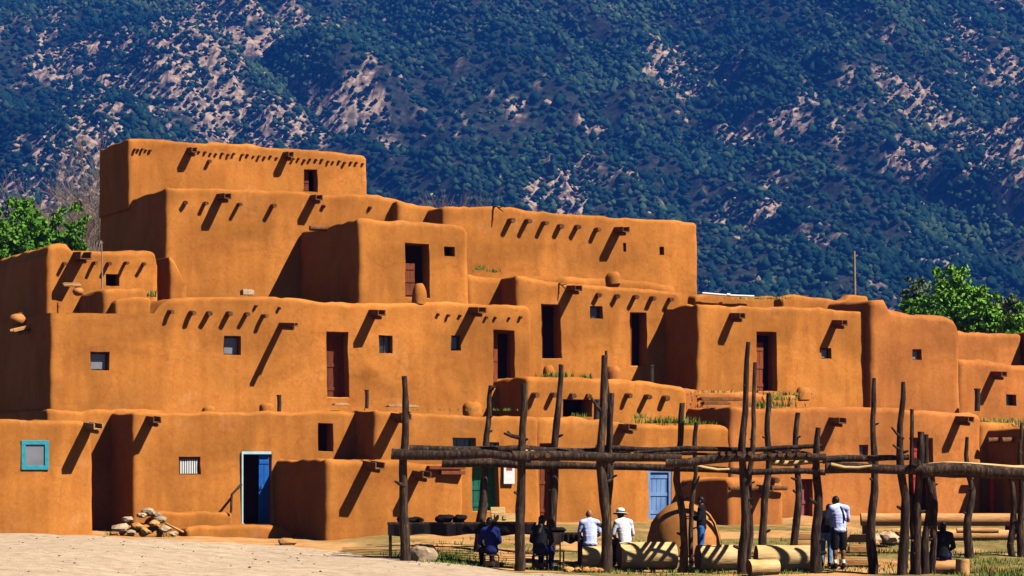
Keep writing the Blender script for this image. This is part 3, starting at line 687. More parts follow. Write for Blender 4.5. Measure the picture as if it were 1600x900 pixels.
# ------------------------------------------------------------------ roof furniture
def roof_pt(px, py, w): d = depth_px(px, w); return P(px, py, d)
def chimney(px, py, w, hgt, wd, label, m='adobe', n=14):
    p = roof_pt(px, py, w); mb = MB(); s = px*.37
    mb.lathe([(wd, -.15), (wd*.98, hgt*.25), (wd*.85, hgt*.6), (wd*.6, hgt*.9), (wd*.42, hgt), (wd*.3, hgt*.98), (wd*.26, hgt*.5)], n, jit=.05, seed=s)
    o = mb.build('adobe_chimney', M[m], smooth=True, sharp=60); o.location = p
    return tag(o, label, 'chimney', 'rounded adobe chimneys on the terraces')
chimney(655, 466, 2.5, .42, .22, 'rounded adobe chimney in front of the squat block doorway')
chimney(738, 640, -.4, .24, .3, 'low rounded adobe chimney stump below the red brown ajar door')
chimney(858, 584, 3.2, .28, .2, 'adobe chimney below the left tall doorway of the recessed block')
chimney(957, 588, 2.6, .34, .26, 'pinkish adobe chimney on the terrace between the tall doorways', 'adobe_pink')
chimney(1254, 618, 1.8, .28, .26, 'adobe chimney on the ledge right of the brown door')
chimney(957, 437, 5.7, .26, .26, 'low adobe chimney at the foot of the long upper block')
chimney(325, 641, 1.2, .12, .2, 'tiny adobe chimney on the left terrace edge')
chimney(417, 637, 1.4, .14, .2, 'flat adobe chimney beside the left stovepipe')
def pipe(px, py0, py1, w, r, label):
    p = roof_pt(px, py1, w); d = depth_px(px, w); hgt = (py1-py0)/F*d
    e = empty('stovepipe', p, 0, label, 'stovepipe', 'stovepipes on the roofs')
    mb = MB(); mb.tube([(0, 0, -.15), (.01, 0, hgt*.5), (0, 0, hgt)], r, 12); mb.build('pipe', M['metal'], e, True, 50)
    mb = MB(); mb.tube([(0, 0, hgt*.9), (0, 0, hgt*1.0)], r*1.25, 12); mb.build('collar', M['metal'], e, True, 50)
pipe(436, 617, 640, 1.5, .06, 'short stovepipe on the terrace left of the brown door')
pipe(573, 609, 630, 1.4, .055, 'short stovepipe on the terrace right of the brown door')
pipe(1017, 570, 600, 2.4, .085, 'stovepipe right of the far doorway on the recessed block')
pipe(1527, 607, 635, 1.5, .09, 'stovepipe beside the rightmost spout')
pipe(932, 624, 652, -.4, .09, 'stovepipe beside the long dark slot')
# long thin pole masts
def mast(px, py0, py1, d, r, label, m='twig'):
    p = P(px, py1, d); mb = MB(); hgt = (py1-py0)/F*d
    mb.tube([(0, 0, 0), (.02, 0, hgt*.5), (-.01, 0, hgt)], [r, r*.9, r*.8], 8, .01); mb.tube([(-r*1.2, 0, hgt*.93), (r*2.2, 0, hgt*.96)], r*.6, 6)
    o = mb.build('pole', M[m], smooth=True, sharp=50); o.location = p; return tag(o, label, 'pole')
mast(1335, 392, 560, 95, .055, 'tall pale utility pole behind the right hand roofs')
mast(159, 376, 452, depth_px(190, 4.2), .022, 'thin pale pole in front of the upper left house')
# white pipe lying on roof
p0 = roof_pt(1097, 458, 5.2); p1 = roof_pt(1178, 463, 5.2)
mb = MB(); mb.tube([(0, 0, 0), (p1-p0)*.5+Vector((0, 0, -.02)), p1-p0], .035, 10); mb.tube([(p1-p0)*.47, (p1-p0)*.53], .05, 10)
o = mb.build('roof_pipe', M['pipe'], smooth=True, sharp=50); o.location = p0; tag(o, 'white pipe lying across the roof beside the long upper block', 'pipe')
# ruined parapet on right roof
S7 = house('ruined rubble parapet on the right hand roof', 4.6, 1222, 1356, [(1222, 468), (1232, 459), (1256, 461), (1300, 466), (1318, 470), (1330, 460), (1356, 462)], (1290, 510), .6, r=.1, wob=2.0, name='adobe_parapet', cat='parapet')
S7b = house('low back parapet edge of the right hand roof', 5.4, 1086, 1240, [(1086, 459), (1170, 462), (1240, 466)], (1160, 510), .6, r=.1, name='adobe_parapet', cat='parapet')
# pots
def pot(px, py, w, s, label, m='pot'):
    mb = MB(); mb.lathe([(.12, 0), (.2, .05), (.27, .16), (.27, .24), (.2, .34), (.14, .38), (.17, .43), (.155, .43), (.12, .38), (.1, .3)], 20)
    o = mb.build('clay_pot', M[m], smooth=True, sharp=60); o.location = roof_pt(px, py, w); o.scale = (s, s, s); return tag(o, label, 'pot')
o = pot(27, 509, S1b.w+ht(S1b, 38)+.1, .9, 'round clay pot on the far left roof edge')

pot(122, 462, 4.3, .6, 'small clay pot below the spout of the upper left house')
# flat stones/boards lying on terraces
def slab(px, py, w, sx, sy, hz_, label, m='pipe', rz=.4, tilt=0, name='board', cat='board', d=None):
    p = roof_pt(px, py, w) if d is None else P(px, py, d)
    mb = MB(); mb.box(-sx/2, sx/2, -sy/2, sy/2, 0, hz_, bev=.008); mb.box(-sx/2+.02, sx/2-.03, -sy*.15, sy*.15, hz_+.002, hz_+.03, bev=.006)
    o = mb.build(name, M[m]); o.location = p; o.rotation_euler = (tilt, 0, rz); return tag(o, label, cat)
slab(532, 633, 1.3, .45, .25, .03, 'pale board lying on the terrace at the brown door', 'stone')
slab(628, 636, .0, .9, .3, .03, 'long pale board on the terrace edge above the wide spout', 'stone', .42)
slab(1125, 626, .2, 1.4, .3, .07, 'dark timber lying on the roof left of the tall twin posts', 'viga', .42)
slab(1118, 632, -.2, .9, .25, .07, 'short dark timber in front of the longer one on the roof', 'viga', .42)
slab(386, 461, 4.0, .34, .3, .14, 'broken masonry block on the terrace left of the squat block', 'stone', .42)
slab(112, 447, 4.6, .5, .3, .06, 'tilted board by the small clay pot on the upper left', 'rail', .3, .2)
# dead branch on upper roofs
def dead_branch(px, py, w, ln, label, m='twig'):
    mb = MB(); r2 = random.Random(px)
    mb.tube([(0, .1, .02), (ln*.4, -.1, .05), (ln, -.25, -.15)], [.04, .03, .015], 6, .01, px)
    mb.tube([(ln*.55, -.15, 0), (ln*1.0, -.2, .02)], [.02, .008], 5)
    o = mb.build('dead_branch', M[m], smooth=True); o.location = roof_pt(px, py, w); return tag(o, label, 'branch')
dead_branch(768, 325, 6.5, .38, 'dead branch lying over the edge of the long upper block', 'oldwood')
dead_branch(868, 446, 4.6, .34, 'dead branch beside the spout of the recessed block', 'oldwood')

# ------------------------------------------------------------------ grasses
def tufts(name, spots, label, m, blade=(.08, .24), n=110, wd=.012):
    V = []; Fc = []
    for (x, y, z, sx, sy, k_, hs) in spots:
        for i in range(int(n*k_*.7)):
            a = rng.uniform(0, 6.28); px_ = x+rng.gauss(0, sx); py_ = y+rng.gauss(0, sy)
            zz = z if z is not None else gz(px_, py_)-.02
            hgt = rng.uniform(*blade)*hs*.85; ln = rng.uniform(.1, .5)*hgt; b = rng.uniform(0, 6.28)
            dx, dy = math.cos(a)*wd, math.sin(a)*wd; lx, ly = math.cos(b)*ln, math.sin(b)*ln
            q = len(V); V += [(px_-dx, py_-dy, zz), (px_+dx, py_+dy, zz), (px_+dx*.7+lx*.4, py_+dy*.7+ly*.4, zz+hgt*.6), (px_-dx*.7+lx*.4, py_-dy*.7+ly*.4, zz+hgt*.6), (px_+lx, py_+ly, zz+hgt)]
            Fc += [(q, q+1, q+2, q+3), (q+3, q+2, q+4)]
    return tag(mesh_obj(name, V, Fc, M[m]), label, 'grass', kind='stuff')
def rs(px, py, w, sx, k_=1, hs=1):
    p = roof_pt(px, py, w); return (p.x, p.y, p.z-.03, sx, .12, k_, hs)
tufts('roof_grass', [rs(870, 588, .8, .25, 2.4), rs(915, 590, .9, .12, .8), rs(1045, 660, -.4, .5, 3.5, 1.25), rs(1090, 664, -.5, .45, 2.5, 1), rs(1200, 634, .2, .35, 2.5, 1.1), rs(1215, 624, 1.0, .3, 1.5),
      rs(772, 424, 6.0, .1, .5, .7), rs(750, 420, 6.1, .1, .5, .9), rs(237, 462, 4.2, .05, .6, 1.2), rs(1000, 652, -.6, .12, .6), rs(905, 650, -.5, .15, .5, .8), rs(690, 640, -.6, .8, .5, .4), rs(795, 640, -.5, .2, .5, .5)],
      'green weeds growing on the flat roofs and terraces', 'grass', wd=.016)
tufts('roof_weeds', [rs(1575, 664, -.6, .45, 5, 1.1), rs(1570, 660, .2, .6, 4, 1.1), rs(1190, 466, 4.6, .5, 2.5, .5), rs(1205, 638, .0, .4, 1.5, .8), rs(1220, 616, 1.4, .4, 1.2, .8), rs(1120, 612, 1.0, .6, 1.2, .6)],
      'yellowish dry weeds on the right hand roofs', 'dryweed', wd=.016)
gs = []
def gpt(px, d, sx, sy, k_, hs=1): gs.append((xof(px, d), d-70, None, sx, sy, k_, hs))
for px, d, sx, k_ in ((690, 64.5, .45, 5), (700, 62.5, .3, 5), (672, 65, .3, 3), (740, 64, .3, 1), (180, 69.5, .12, 1), (262, 69.6, .1, 1), (880, 63.5, .35, 1.5), (865, 63, .3, 1.2), (1570, 63.5, 1.0, 10), (1540, 65, .8, 6), (1500, 66.5, 1, 4), (1590, 61.5, .8, 6), (1370, 67, .6, 2), (1350, 69, .5, 2),
      (1420, 76, .8, 2), (1540, 72, .8, 2.5), (1480, 76, 1, 2), (1330, 64, .8, 2), (1230, 66, .6, 1.5), (1110, 61.8, .8, 2), (1000, 61.5, .8, 1.5), (1380, 72, .5, 2), (1250, 70, .5, 1), (620, 64.5, .3, .6), (1130, 63, .8, 1)):
    gpt(px, d, sx, .35, k_)
for i in range(70):
    px = rng.uniform(680, 1610); gpt(px, rng.uniform(61.8, 70), .35, .3, rng.uniform(.3, 1.0), rng.uniform(.5, 1.0))
tufts('ground_grass', gs, 'short green grass in patches around the ramada', 'grass', blade=(.06, .2), n=110, wd=.012)

# ------------------------------------------------------------------ rubble pile and stones
mb = MB(); d = 69.3; c = P(222, 838, d); c.z = gz(c.x, c.y)
mb.rock((0, 0, -.02), .62, (1.1, .8, .55), 3, sub=3)
o = mb.build('dirt_mound', M['adobe_tan'], smooth=True); o.location = c; tag(o, 'heap of orange earth under the rubble by the left corner', 'dirt heap')
STN = [(188, 826, .17, 'stone'), (200, 812, .12, 'stone'), (232, 800, .16, 'stone'), (250, 812, .14, 'stone'), (215, 822, .13, 'orange_stone'), (258, 826, .13, 'stone'), (240, 818, .12, 'orange_stone'), (205, 832, .1, 'stone'), (228, 830, .12, 'orange_stone'), (180, 834, .1, 'orange_stone'), (270, 834, .09, 'stone'), (246, 804, .08, 'stone'), (222, 805, .1, 'stone')]
for i, (px, py, r_, m_) in enumerate(STN):
    dd = 68.75+rng.uniform(-.12, .1)+(838-py)*.012; mb = MB(); mb.rock((0, 0, 0), r_, (1.3, 1, .75), i+20)
    o = mb.build('rubble_stone', M[m_]); p = P(px, py, dd); o.location = p
    tag(o, 'rough stone lying on the rubble heap at the left house corner', 'stone', 'stones on the rubble heap')
mb = MB(); mb.tube([(0, 0, 0), (.5, -.2, -.22)], .03, 7, .01); o = mb.build('stick', M['rail'], smooth=True); o.location = P(258, 818, 68.4); tag(o, 'pale stick leaning off the rubble heap', 'stick')
mb = MB(); mb.rock((0, 0, 0), .27, (1.1, .8, 1.1), 77, sub=3); mb.rock((.14, -.05, -.18), .2, (1.2, .8, .8), 78)
o = mb.build('boulder', M['stone'], smooth=True, sharp=40); p = P(661, 858, 62.9); p.z = gz(p.x, p.y)+.17; o.location = p; o.rotation_euler = (0, .5, 0); tag(o, 'big pale boulder beside the leftmost ramada post', 'boulder')
mb = MB(); mb.rock((0, 0, 0), .16, (1.4, .9, .8), 79); o = mb.build('boulder', M['orange_stone']); p = P(448, 845, 68.0); p.z = gz(p.x, p.y)+.05; o.location = p; tag(o, 'low orange stone at the end of the kerb wall', 'stone')
for i, (px, py, r_) in enumerate([(888, 893, .11), (903, 889, .10), (915, 893, .13), (928, 888, .11), (936, 895, .09)]):
    mb = MB(); mb.rock((0, 0, 0), r_, (1.35, .9, .7), 90+i); o = mb.build('orange_stone', M['orange_stone']); p = P(px, py, 62.0); p.z = gz(p.x, p.y)+.06; o.location = p; o.rotation_euler = (0, 0, rng.uniform(0, 3))
    tag(o, 'orange stone lying in front of the seated men', 'stone', 'orange stones before the seated men')
for i in range(16):
    px = rng.uniform(1362, 1412); dd = rng.uniform(67.5, 70); r_ = rng.uniform(.08, .2); mb = MB(); mb.rock((0, 0, 0), r_, (1.4, 1, .8), 120+i)
    o = mb.build('rubble_stone', M['stone' if i % 3 else 'orange_stone']); x = xof(px, dd); o.location = (x, dd-70, gz(x, dd-70)+r_*.4+rng.uniform(0, .18))
    tag(o, 'broken stone in the rubble beyond the standing couple', 'stone', 'stones in the rubble at right')

# handrail beside the blue door
mb = MB(); p = roof_pt(372, 757, -.55); 
a0 = roof_pt(377, 757, -.25)-p; a1 = roof_pt(362, 773, -.7)-p; a2 = roof_pt(361, 801, -.75)-p
mb.tube([a0, a1, a2], .035, 8); o = mb.build('handrail', M['oldwood'], smooth=True, sharp=50); o.location = p; tag(o, 'short bent wooden handrail beside the blue door', 'handrail')

# ------------------------------------------------------------------ ramada
RD, RB = 62.2, 66.0
def post_mesh(px0, py0, px1, py1, d, r0, r1, seed, forks=(), dd=0):
    a = P(px0, py0, d+dd); b_ = P(px1, py1, d); b_.z = min(b_.z, gz(b_.x, b_.y)) - .15
    pts = []; n = 15; ra = []
    for i in range(n):
        t = i/(n-1); q = b_.lerp(a, t)
        k_ = math.sin(math.pi*t)
        q += Vector((mnoise.noise(Vector((seed*1.7, t*2.6, 0)))*.17*k_, mnoise.noise(Vector((seed*1.7, 5, t*2.2)))*.1*k_, 0)); pts.append(q); ra.append((r1+(r0-r1)*t)*.88)
    for i in range(len(ra)): ra[i] *= 1+.14*mnoise.noise(Vector((seed, i*.9, 7)))
    mb = MB(); mb.tube(pts, ra, 11, .032, seed)
    for q_ in range(5):
        t = .15+.75*((q_*.37+seed*.13) % 1); c_ = b_.lerp(a, t); an = seed*2.1+q_*1.9; e_ = Vector((math.cos(an), math.sin(an)*.4-.2, .35))
        rr_ = r1+(r0-r1)*t;  mb.tube([c_, c_+e_*rr_*1.25, c_+e_*rr_*1.6], [rr_*.4, rr_*.3, rr_*.2], 6, .006, seed+q_)
    for (t, dx, dz, ln) in forks:
        q = b_.lerp(a, t); e1 = q+Vector((dx*.6, -.08, dz*.5)); e2 = q+Vector((dx, -.1, dz))
        mb.tube([q, e1, e2], [r0*.75, r0*.55, r0*.35], 7, .01, seed)
        if ln: mb.tube([e1, e1+Vector((dx*.2, .02, dz*.9))], [r0*.45, r0*.25], 6, .008, seed)
    return mb
RA = empty('ramada', (xof(950, 64), -6, 0), 0, 'long dark pole ramada with tall uneven posts in front of the houses', 'ramada')
RC = empty('ramada', (xof(1480, 64), -6, 0), 0, 'right hand dark pole ramada with a thick level beam', 'ramada')
bpy.context.view_layer.update()
def localise(mb, root):
    for i, v in enumerate(mb.v): mb.v[i] = v-root.location
    return mb
def post(root, *a, **k): return localise(post_mesh(*a, **k), root).build('post', M['oldwood'], root, smooth=True, sharp=60)
def beam(root, pxa, pya, pxb, pyb, d, r, seed, d2=None, name='beam', m='oldwood', jit=.02, over=0):
    a = P(pxa, pya, d); b_ = P(pxb, pyb, d2 or d); mb = MB(); n = max(3, int((b_-a).length/.5)); pts = []
    for i in range(n+1):
        q = a.lerp(b_, i/n); q.z += mnoise.noise(Vector((seed*1.3, i*.35, 1)))*.11; q.y += mnoise.noise(Vector((seed*1.3, i*.35, 9)))*.06; pts.append(q)
    mb.tube(pts, [r*(1.0-.28*i/n)*(1+.12*mnoise.noise(Vector((seed, i*.8, 3)))) for i in range(n+1)], 10, jit, seed)
    return localise(mb, root).build(name, M[m], root, smooth=True, sharp=60)
for i, a in enumerate([(632, 588, 634, 872, RD, .075, .15, 1, [(.43, -.25, .12, 0)]), (819, 600, 812, 893, RD, .085, .155, 2, [(.72, -.45, .12, 1), (.62, .2, .2, 0)]), (944, 555, 945, 902, RD, .085, .16, 3, [(.74, -.3, .4, 0)]),
                       (1168, 535, 1158, 905, RD, .06, .15, 4), (1279, 668, 1274, 892, RD, .075, .17, 5, [(.5, -.2, .15, 0)])]): post(RA, *a)
post(RA, 947, 548, 951, 760, RD+.2, .035, .05, 31); post(RA, 956, 615, 952, 890, RD+.25, .085, .1, 32)
post(RA, 1180, 567, 1166, 900, RD+.2, .05, .09, 33, dd=.1)
for i, a in enumerate([(766, 603, 748, 868, RB, .06, .16, 6, [(.97, .12, .12, 0)]), (877, 570, 858, 872, RB, .065, .17, 7, [(.5, .2, .25, 0)]), (1065, 630, 1068, 900, RB-3.0, .075, .12, 8), (1088, 660, 1080, 865, RB-1.0, .06, .07, 9, [(.55, .12, .3, 0)]),
                       (1202, 615, 1190, 862, RB, .07, .13, 10), (1246, 645, 1240, 862, RB, .07, .12, 11)]): post(RA, *a)
beam(RA, 612, 708, 830, 716, RD-.12, .13, 1); beam(RA, 640, 700, 960, 706, RD+.5, .10, 2); beam(RA, 800, 712, 1065, 716, RD-.1, .13, 3, m='oldwood')
beam(RA, 930, 702, 1285, 700, RD+.3, .07, 4); beam(RA, 1040, 720, 1290, 713, RD-.14, .11, 5); beam(RA, 940, 728, 1290, 738, RB, .10, 6); beam(RA, 690, 722, 960, 728, RB-.1, .12, 7)
beam(RA, 1205, 722, 1285, 722, RD+.1, .07, 8, m='log'); beam(RA, 1085, 730, 1140, 732, RB-.6, .045, 9, m='log')
for i in range(9):
    pxa = rng.uniform(690, 1240); beam(RA, pxa, 704+rng.uniform(-4, 8), pxa+rng.uniform(50, 150), 706+rng.uniform(-6, 8), RD+rng.uniform(-.3, .9), rng.uniform(.025, .05), 80+i, name='roof_pole', m='oldwood' if i % 4 else 'log')
# roof poles laid from front to back
def roof_pole(root, px, r, m='oldwood', py=705, d1=RD-.35, d2=RD+2.1, seed=0):
    a = P(px, py, d1); b_ = P(px, py, d1); b_ += Vector((rng.uniform(-.06, .06), d2-d1, rng.uniform(-.02, .06)))
    mb = MB(); mb.tube([a, (a+b_)/2+Vector((rng.uniform(-.03, .03), 0, rng.uniform(0, .04))), b_], [r, r*.92, r*.8], 8, .012, px, endmi=1)
    return localise(mb, root).build('roof_pole', None, root, smooth=True, sharp=50, mats=[M[m], M['viga']])
for px in [1127, 1142, 1157, 1172]: roof_pole(RA, px+rng.uniform(-2, 2), rng.uniform(.05, .062), py=709)
for px in [1203, 1218, 1233, 1249, 1264]: roof_pole(RA, px+rng.uniform(-1.5, 1.5), rng.uniform(.05, .06), py=710)
for i in range(8):
    dd = RD+.85+i*.36; beam(RA, 648+rng.uniform(-14, 14), 703+rng.uniform(-3, 3), 962+rng.uniform(-25, 25), 706+rng.uniform(-3, 3), dd, rng.uniform(.055, .085), 60+i, name='roof_pole')
for px in (838, 856, 1010): roof_pole(RA, px, .06, py=712, d1=RD-.3, d2=RD+1.0)
for i, a in enumerate([(1411, 597, 1410, 905, RD, .06, .16, 12, [(.72, -.28, .28, 0), (.66, -.25, .15, 0)]), (1425, 640, 1426, 740, RD+.15, .05, .09, 34)]): post(RC, *a)
for i, a in enumerate([(1439, 675, 1432, 905, RD+.1, .09, .12, 13), (1447, 678, 1446, 905, RD+.3, .06, .12, 14), (1456, 735, 1458, 900, RD+.4, .08, .1, 15), (1366, 590, 1364, 893, RD+1.2, .055, .15, 16), (1511, 683, 1515, 872, RB, .05, .14, 17),
                       (1580, 748, 1583, 866, RB, .08, .11, 18), (1597, 660, 1596, 870, RB, .05, .12, 19)]): post(RC, *a)
beam(RC, 1285, 718, 1420, 714, RD+.2, .09, 11); beam(RC, 1290, 733, 1450, 736, RD-.12, .14, 12); beam(RC, 1298, 727, 1362, 728, RD-.28, .05, 13, m='log')
beam(RC, 1440, 735, 1720, 742, RD-.1, .17, 14, m='oldwood'); beam(RC, 1448, 729, 1720, 733, RD+.3, .10, 15, m='log'); beam(RC, 1420, 735, 1700, 750, RB, .13, 16)
beam(RC, 1430, 722, 1436, 730, RD-.4, .1, 17, d2=RD+.5)
# ------------------------------------------------------------------ oven, logs, table, rails
d = 67.0; x = xof(1068, d); mb = MB(); rr = 59/F*d
mb.lathe([(rr*1.0, 0), (rr*1.0, .15), (rr*.96, .45), (rr*.86, .8), (rr*.70, 1.02), (rr*.47, 1.22), (rr*.22, 1.33), (.03, 1.36)], 36, jit=.035)
OV = mb.build('beehive_oven', M['adobe_tan'], smooth=True, sharp=70); OV.location = (x, d-70, gz(x, d-70)-.05); tag(OV, 'domed adobe beehive oven behind the ramada posts', 'oven')
def log(px0, px1, py_mid, d, r, label, m='log', yaw=0.0, endm='logend', seed=0, rest=True, name='log', z=None):
    x0, x1 = xof(px0, d), xof(px1, d); ln = x1-x0; c = Vector(((x0+x1)/2, d-70, 0)); c.z = (gz(c.x, c.y)+r*.95) if z is None else z
    mb = MB(); n = 8
    mb.tube([(-ln/2+ln*i/n, 0, 0.015*mnoise.noise(Vector((seed, i*.5, 0)))) for i in range(n+1)], [r*(1.0+.05*mnoise.noise(Vector((seed, i, 4)))) for i in range(n+1)], 20, .02, seed, endmi=1)
    o = mb.build(name, None, None, True, 50, mats=[M[m], M[endm]]); o.location = c; o.rotation_euler = (0, 0, yaw); return tag(o, label, 'log')
log(908, 946, 872, 64.2, .25, 'short pale log under the man in blue', yaw=.1, seed=1)
log(966, 1056, 870, 64.1, .33, 'thick peeled log striped with shade under the man in the white hat', yaw=.2, seed=2)
log(1089, 1152, 876, 63.95, .31, 'thick peeled log with shade stripes right of the oven', yaw=.25, seed=3)
log(1180, 1276, 874, 63.8, .32, 'fat pale peeled log in full sun left of the standing couple', yaw=.10, seed=4)
log(1168, 1217, 893, 61.7, .19, 'short orange log in front of the fat pale log', yaw=.35, seed=5)
mb = MB(); mb.tube([(0, 0, -.1), (0, 0, .36)], [.17, .16], 14, .012, 4, endmi=1); o = mb.build('log_stump', None, None, True, 50, mats=[M['rail'], M['log']]); x = xof(1504, 62.3); o.location = (x, -7.7, gz(x, -7.7)); tag(o, 'upright cut stump beside the sitting dark haired person', 'stump')
# rail fence at right
RF = empty('rail_fence', (xof(1490, 70), 0, gz(xof(1490, 70), 0)), 0, 'low fence of thick peeled rails at the right', 'rail fence'); RF.location.y = .5
def rail(pxa, pxb, py, d, r, seed):
    a = P(pxa, py, d); b_ = P(pxb, py, d); mb = MB(); n = 6
    mb.tube([a.lerp(b_, i/n)+Vector((0, 0, .02*mnoise.noise(Vector((seed, i, 0))))) for i in range(n+1)], r, 16, .015, seed)
    return localise(mb, RF).build('rail', M['rail'], RF, smooth=True, sharp=50)
rail(1345, 1590, 812, 70.5, .17, 1); rail(1455, 1590, 837, 70.2, .15, 2); rail(1495, 1560, 829, 69.9, .07, 3)
for px in (1352, 1470, 1575):
    a = P(px, 805, 70.8); mb = MB(); mb.tube([Vector((a.x, a.y, gz(a.x, a.y)-.2)), Vector((a.x, a.y, a.z+.02))], .09, 10, .015, px); localise(mb, RF).build('fence_post', M['oldwood'], RF, True, 60)
# timber stack behind the standing couple
for i, (pxa, pxb, py, d) in enumerate([(1318, 1362, 842, 66.8), (1326, 1366, 858, 66.2), (1312, 1365, 876, 64.6), (1240, 1272, 850, 68.0), (1238, 1270, 842, 68.4)]):
    a = P(pxa, py, d); b_ = P(pxb, py, d); mb = MB(); ln = (b_-a).length
    mb.box(-ln/2, ln/2, -.14, .14, -.09, .09, bev=.02); mb.box(-ln/2+.03, ln/2-.05, -.1, .1, .092, .115, bev=.01)
    o = mb.build('timber', M['rail']); c = (a+b_)/2; c.z = max(gz(c.x, c.y)+.09, c.z) if i < 2 else gz(c.x, c.y)+.09+(.19 if i == 4 else 0); o.location = c; o.rotation_euler = (0, 0, rng.uniform(-.05, .05))
    tag(o, ['orange timber balk behind the man in shorts, upper of two', 'orange timber balk behind the man in shorts, lower of two', 'weathered timber lying at the feet of the standing couple', 'timber under another behind the right ramada post', 'timber on top of another behind the right ramada post'][i], 'timber')
def table(pxa, pxb, pyt, d, dep, app, label, group=None, legs=4):
    a = P(pxa, pyt, d); b_ = P(pxb, pyt, d); c = (a+b_)/2; zg = gz(c.x, c.y); ln = b_.x-a.x; hgt = a.z-zg
    e = empty('table', (c.x, c.y, zg), 0, label, 'table', group)
    mb = MB(); n = 4
    for i in range(n): mb.box(-ln/2, ln/2, -dep/2+dep*i/n+.005, -dep/2+dep*(i+1)/n-.005, hgt-.05, hgt, bev=.006)
    mb.build('tabletop', M['oldwood'], e)
    mb = MB(); q = 24
    vs = []; 
    for i in range(q+1):
        x_ = -ln/2+.02+(ln-.04)*i/q; f = .02*math.sin(i*1.9)
        vs += [(x_, -dep/2-.02+f, hgt-.04), (x_, -dep/2-.03+f*1.6, hgt-app-.03*math.sin(i*.8))]
    mb.add(vs, [(2*i, 2*i+2, 2*i+3, 2*i+1) for i in range(q)]); mb.build('table_skirt', M['cloth_dark'], e)
    for sx in (-1, 1):
        for sy in (-1, 1):
            mb = MB(); x_ = sx*(ln/2-.06); y_ = sy*(dep/2-.06); zz = gz(c.x+x_, c.y+y_)-zg
            mb.tube([(x_, y_, zz-.03), (x_, y_, hgt-.05)], .022, 8); mb.build('leg', M['oldwood'], e)
    return e, hgt, ln
T1, h1, l1 = table(606, 838, 816, 63.6, .8, .30, 'long dark vendor table with a black skirt under the ramada')
T2, h2, l2 = table(845, 908, 832, 64.6, .6, .24, 'short dark table left of the man in blue')
def bundle(px, dz, r, sq, label, d, seed, m='cloth_dark', zt=None):
    mb = MB(); mb.rock((0, 0, r*sq[2]*.8), r, sq, seed, sub=3); o = mb.build('cloth_bundle', M[m], smooth=True); x = xof(px, d); o.location = (x, d-70, zt); return tag(o, label, 'bundle')
zt1 = T1.location.z+h1; zt2 = T2.location.z+h2
bundle(628, 0, .11, (1.2, 1, .8), 'small dark bundle at the left end of the vendor table', 63.6, 5, zt=zt1)
bundle(648, 0, .14, (1.6, 1, .5), 'flat dark bundle beside the left end of the vendor table', 63.6, 6, zt=zt1)
bundle(695, 0, .14, (1.5, 1, .75), 'dark bundle in the middle of the vendor table', 63.6, 7, zt=zt1)
bundle(718, 0, .13, (1.5, 1, .8), 'dark bundle right of the middle of the vendor table', 63.6, 8, zt=zt1)
bundle(872, 0, .12, (1.8, 1, .6), 'dark bundle lying on the short table', 64.6, 9, zt=zt2)

mb = MB(); mb.box(-.30, .30, -.02, .02, 0, .2, bev=.01); mb.box(-.30, .05, -.02, .02, .2, .36, bev=.01); mb.box(-.2, -.1, -.045, -.022, .1, .2, bev=.005); mb.box(.0, .08, -.045, -.022, .06, .16, bev=.005)
o = mb.build('display_board', M['log']); o.location = (xof(786, 63.8), -6.2, zt1+.004); o.rotation_euler = (R(-8), 0, .1); tag(o, 'stepped tan display board standing on the vendor table below the green door', 'board')
mb = MB()
for x_ in (-.16, .16):
    for y_ in (-.13, .13): mb.tube([(x_, y_, 0), (x_, y_, .85 if y_ > 0 else .44)], .02, 7)
mb2 = MB(); mb2.box(-.19, .19, -.17, .17, .44, .48, bev=.01); mb3 = MB(); mb3.box(-.18, .18, .12, .15, .6, .85, bev=.01)
x = xof(868, 63.4); e = empty('chair', (x, -6.6, gz(x, -6.6)), .3, 'thin legged dark chair in front of the short table', 'chair')
mb.build('leg_frame', M['oldwood'], e, True, 50); mb2.build('seat', M['oldwood'], e); mb3.build('backrest', M['oldwood'], e)
# red painted post and thin rail at the right edge house
mb = MB(); p = roof_pt(1551, 797, -1.6); mb.tube([(0, 0, -.2), (0, 0, .5), (.01, 0, 1.35)], [.1, .095, .09], 10, .01, 3); mb.box(-.16, .16, -.1, .1, 1.35, 1.45, bev=.02)
o = mb.build('porch_post', M['red'], smooth=True, sharp=40); o.location = p; tag(o, 'dull red porch post in the shadow at the right edge', 'post')

# ------------------------------------------------------------------ people
def remeshed(name, mb, vox, m, parent=None, smooth=4):
    me = bpy.data.meshes.new('tmp'); me.from_pydata([tuple(v) for v in mb.v], [], mb.f); me.update()
    o = bpy.data.objects.new('tmp', me); COL.objects.link(o)
    md = o.modifiers.new('r', 'REMESH'); md.mode = 'VOXEL'; md.voxel_size = vox; md.use_smooth_shade = True
    ms = o.modifiers.new('s', 'SMOOTH'); ms.factor = .5; ms.iterations = smooth
    dg = bpy.context.evaluated_depsgraph_get(); me2 = bpy.data.meshes.new_from_object(o.evaluated_get(dg)); me2.name = name
    bpy.data.objects.remove(o); bpy.data.meshes.remove(me)
    me2.materials.clear(); me2.materials.append(m); me2.polygons.foreach_set('use_smooth', [True]*len(me2.polygons))
    o = bpy.data.objects.new(name, me2); COL.objects.link(o)
    if parent: o.parent = parent
    return o
def ball(mb, c, r, sub=2):
    bm = bmesh.new(); bmesh.ops.create_icosphere(bm, subdivisions=sub, radius=1); rr = r if hasattr(r, '__len__') else (r, r, r)
    for v in bm.verts: v.co = Vector((c[0]+v.co.x*rr[0], c[1]+v.co.y*rr[1], c[2]+v.co.z*rr[2]))
    mb.bm(bm)
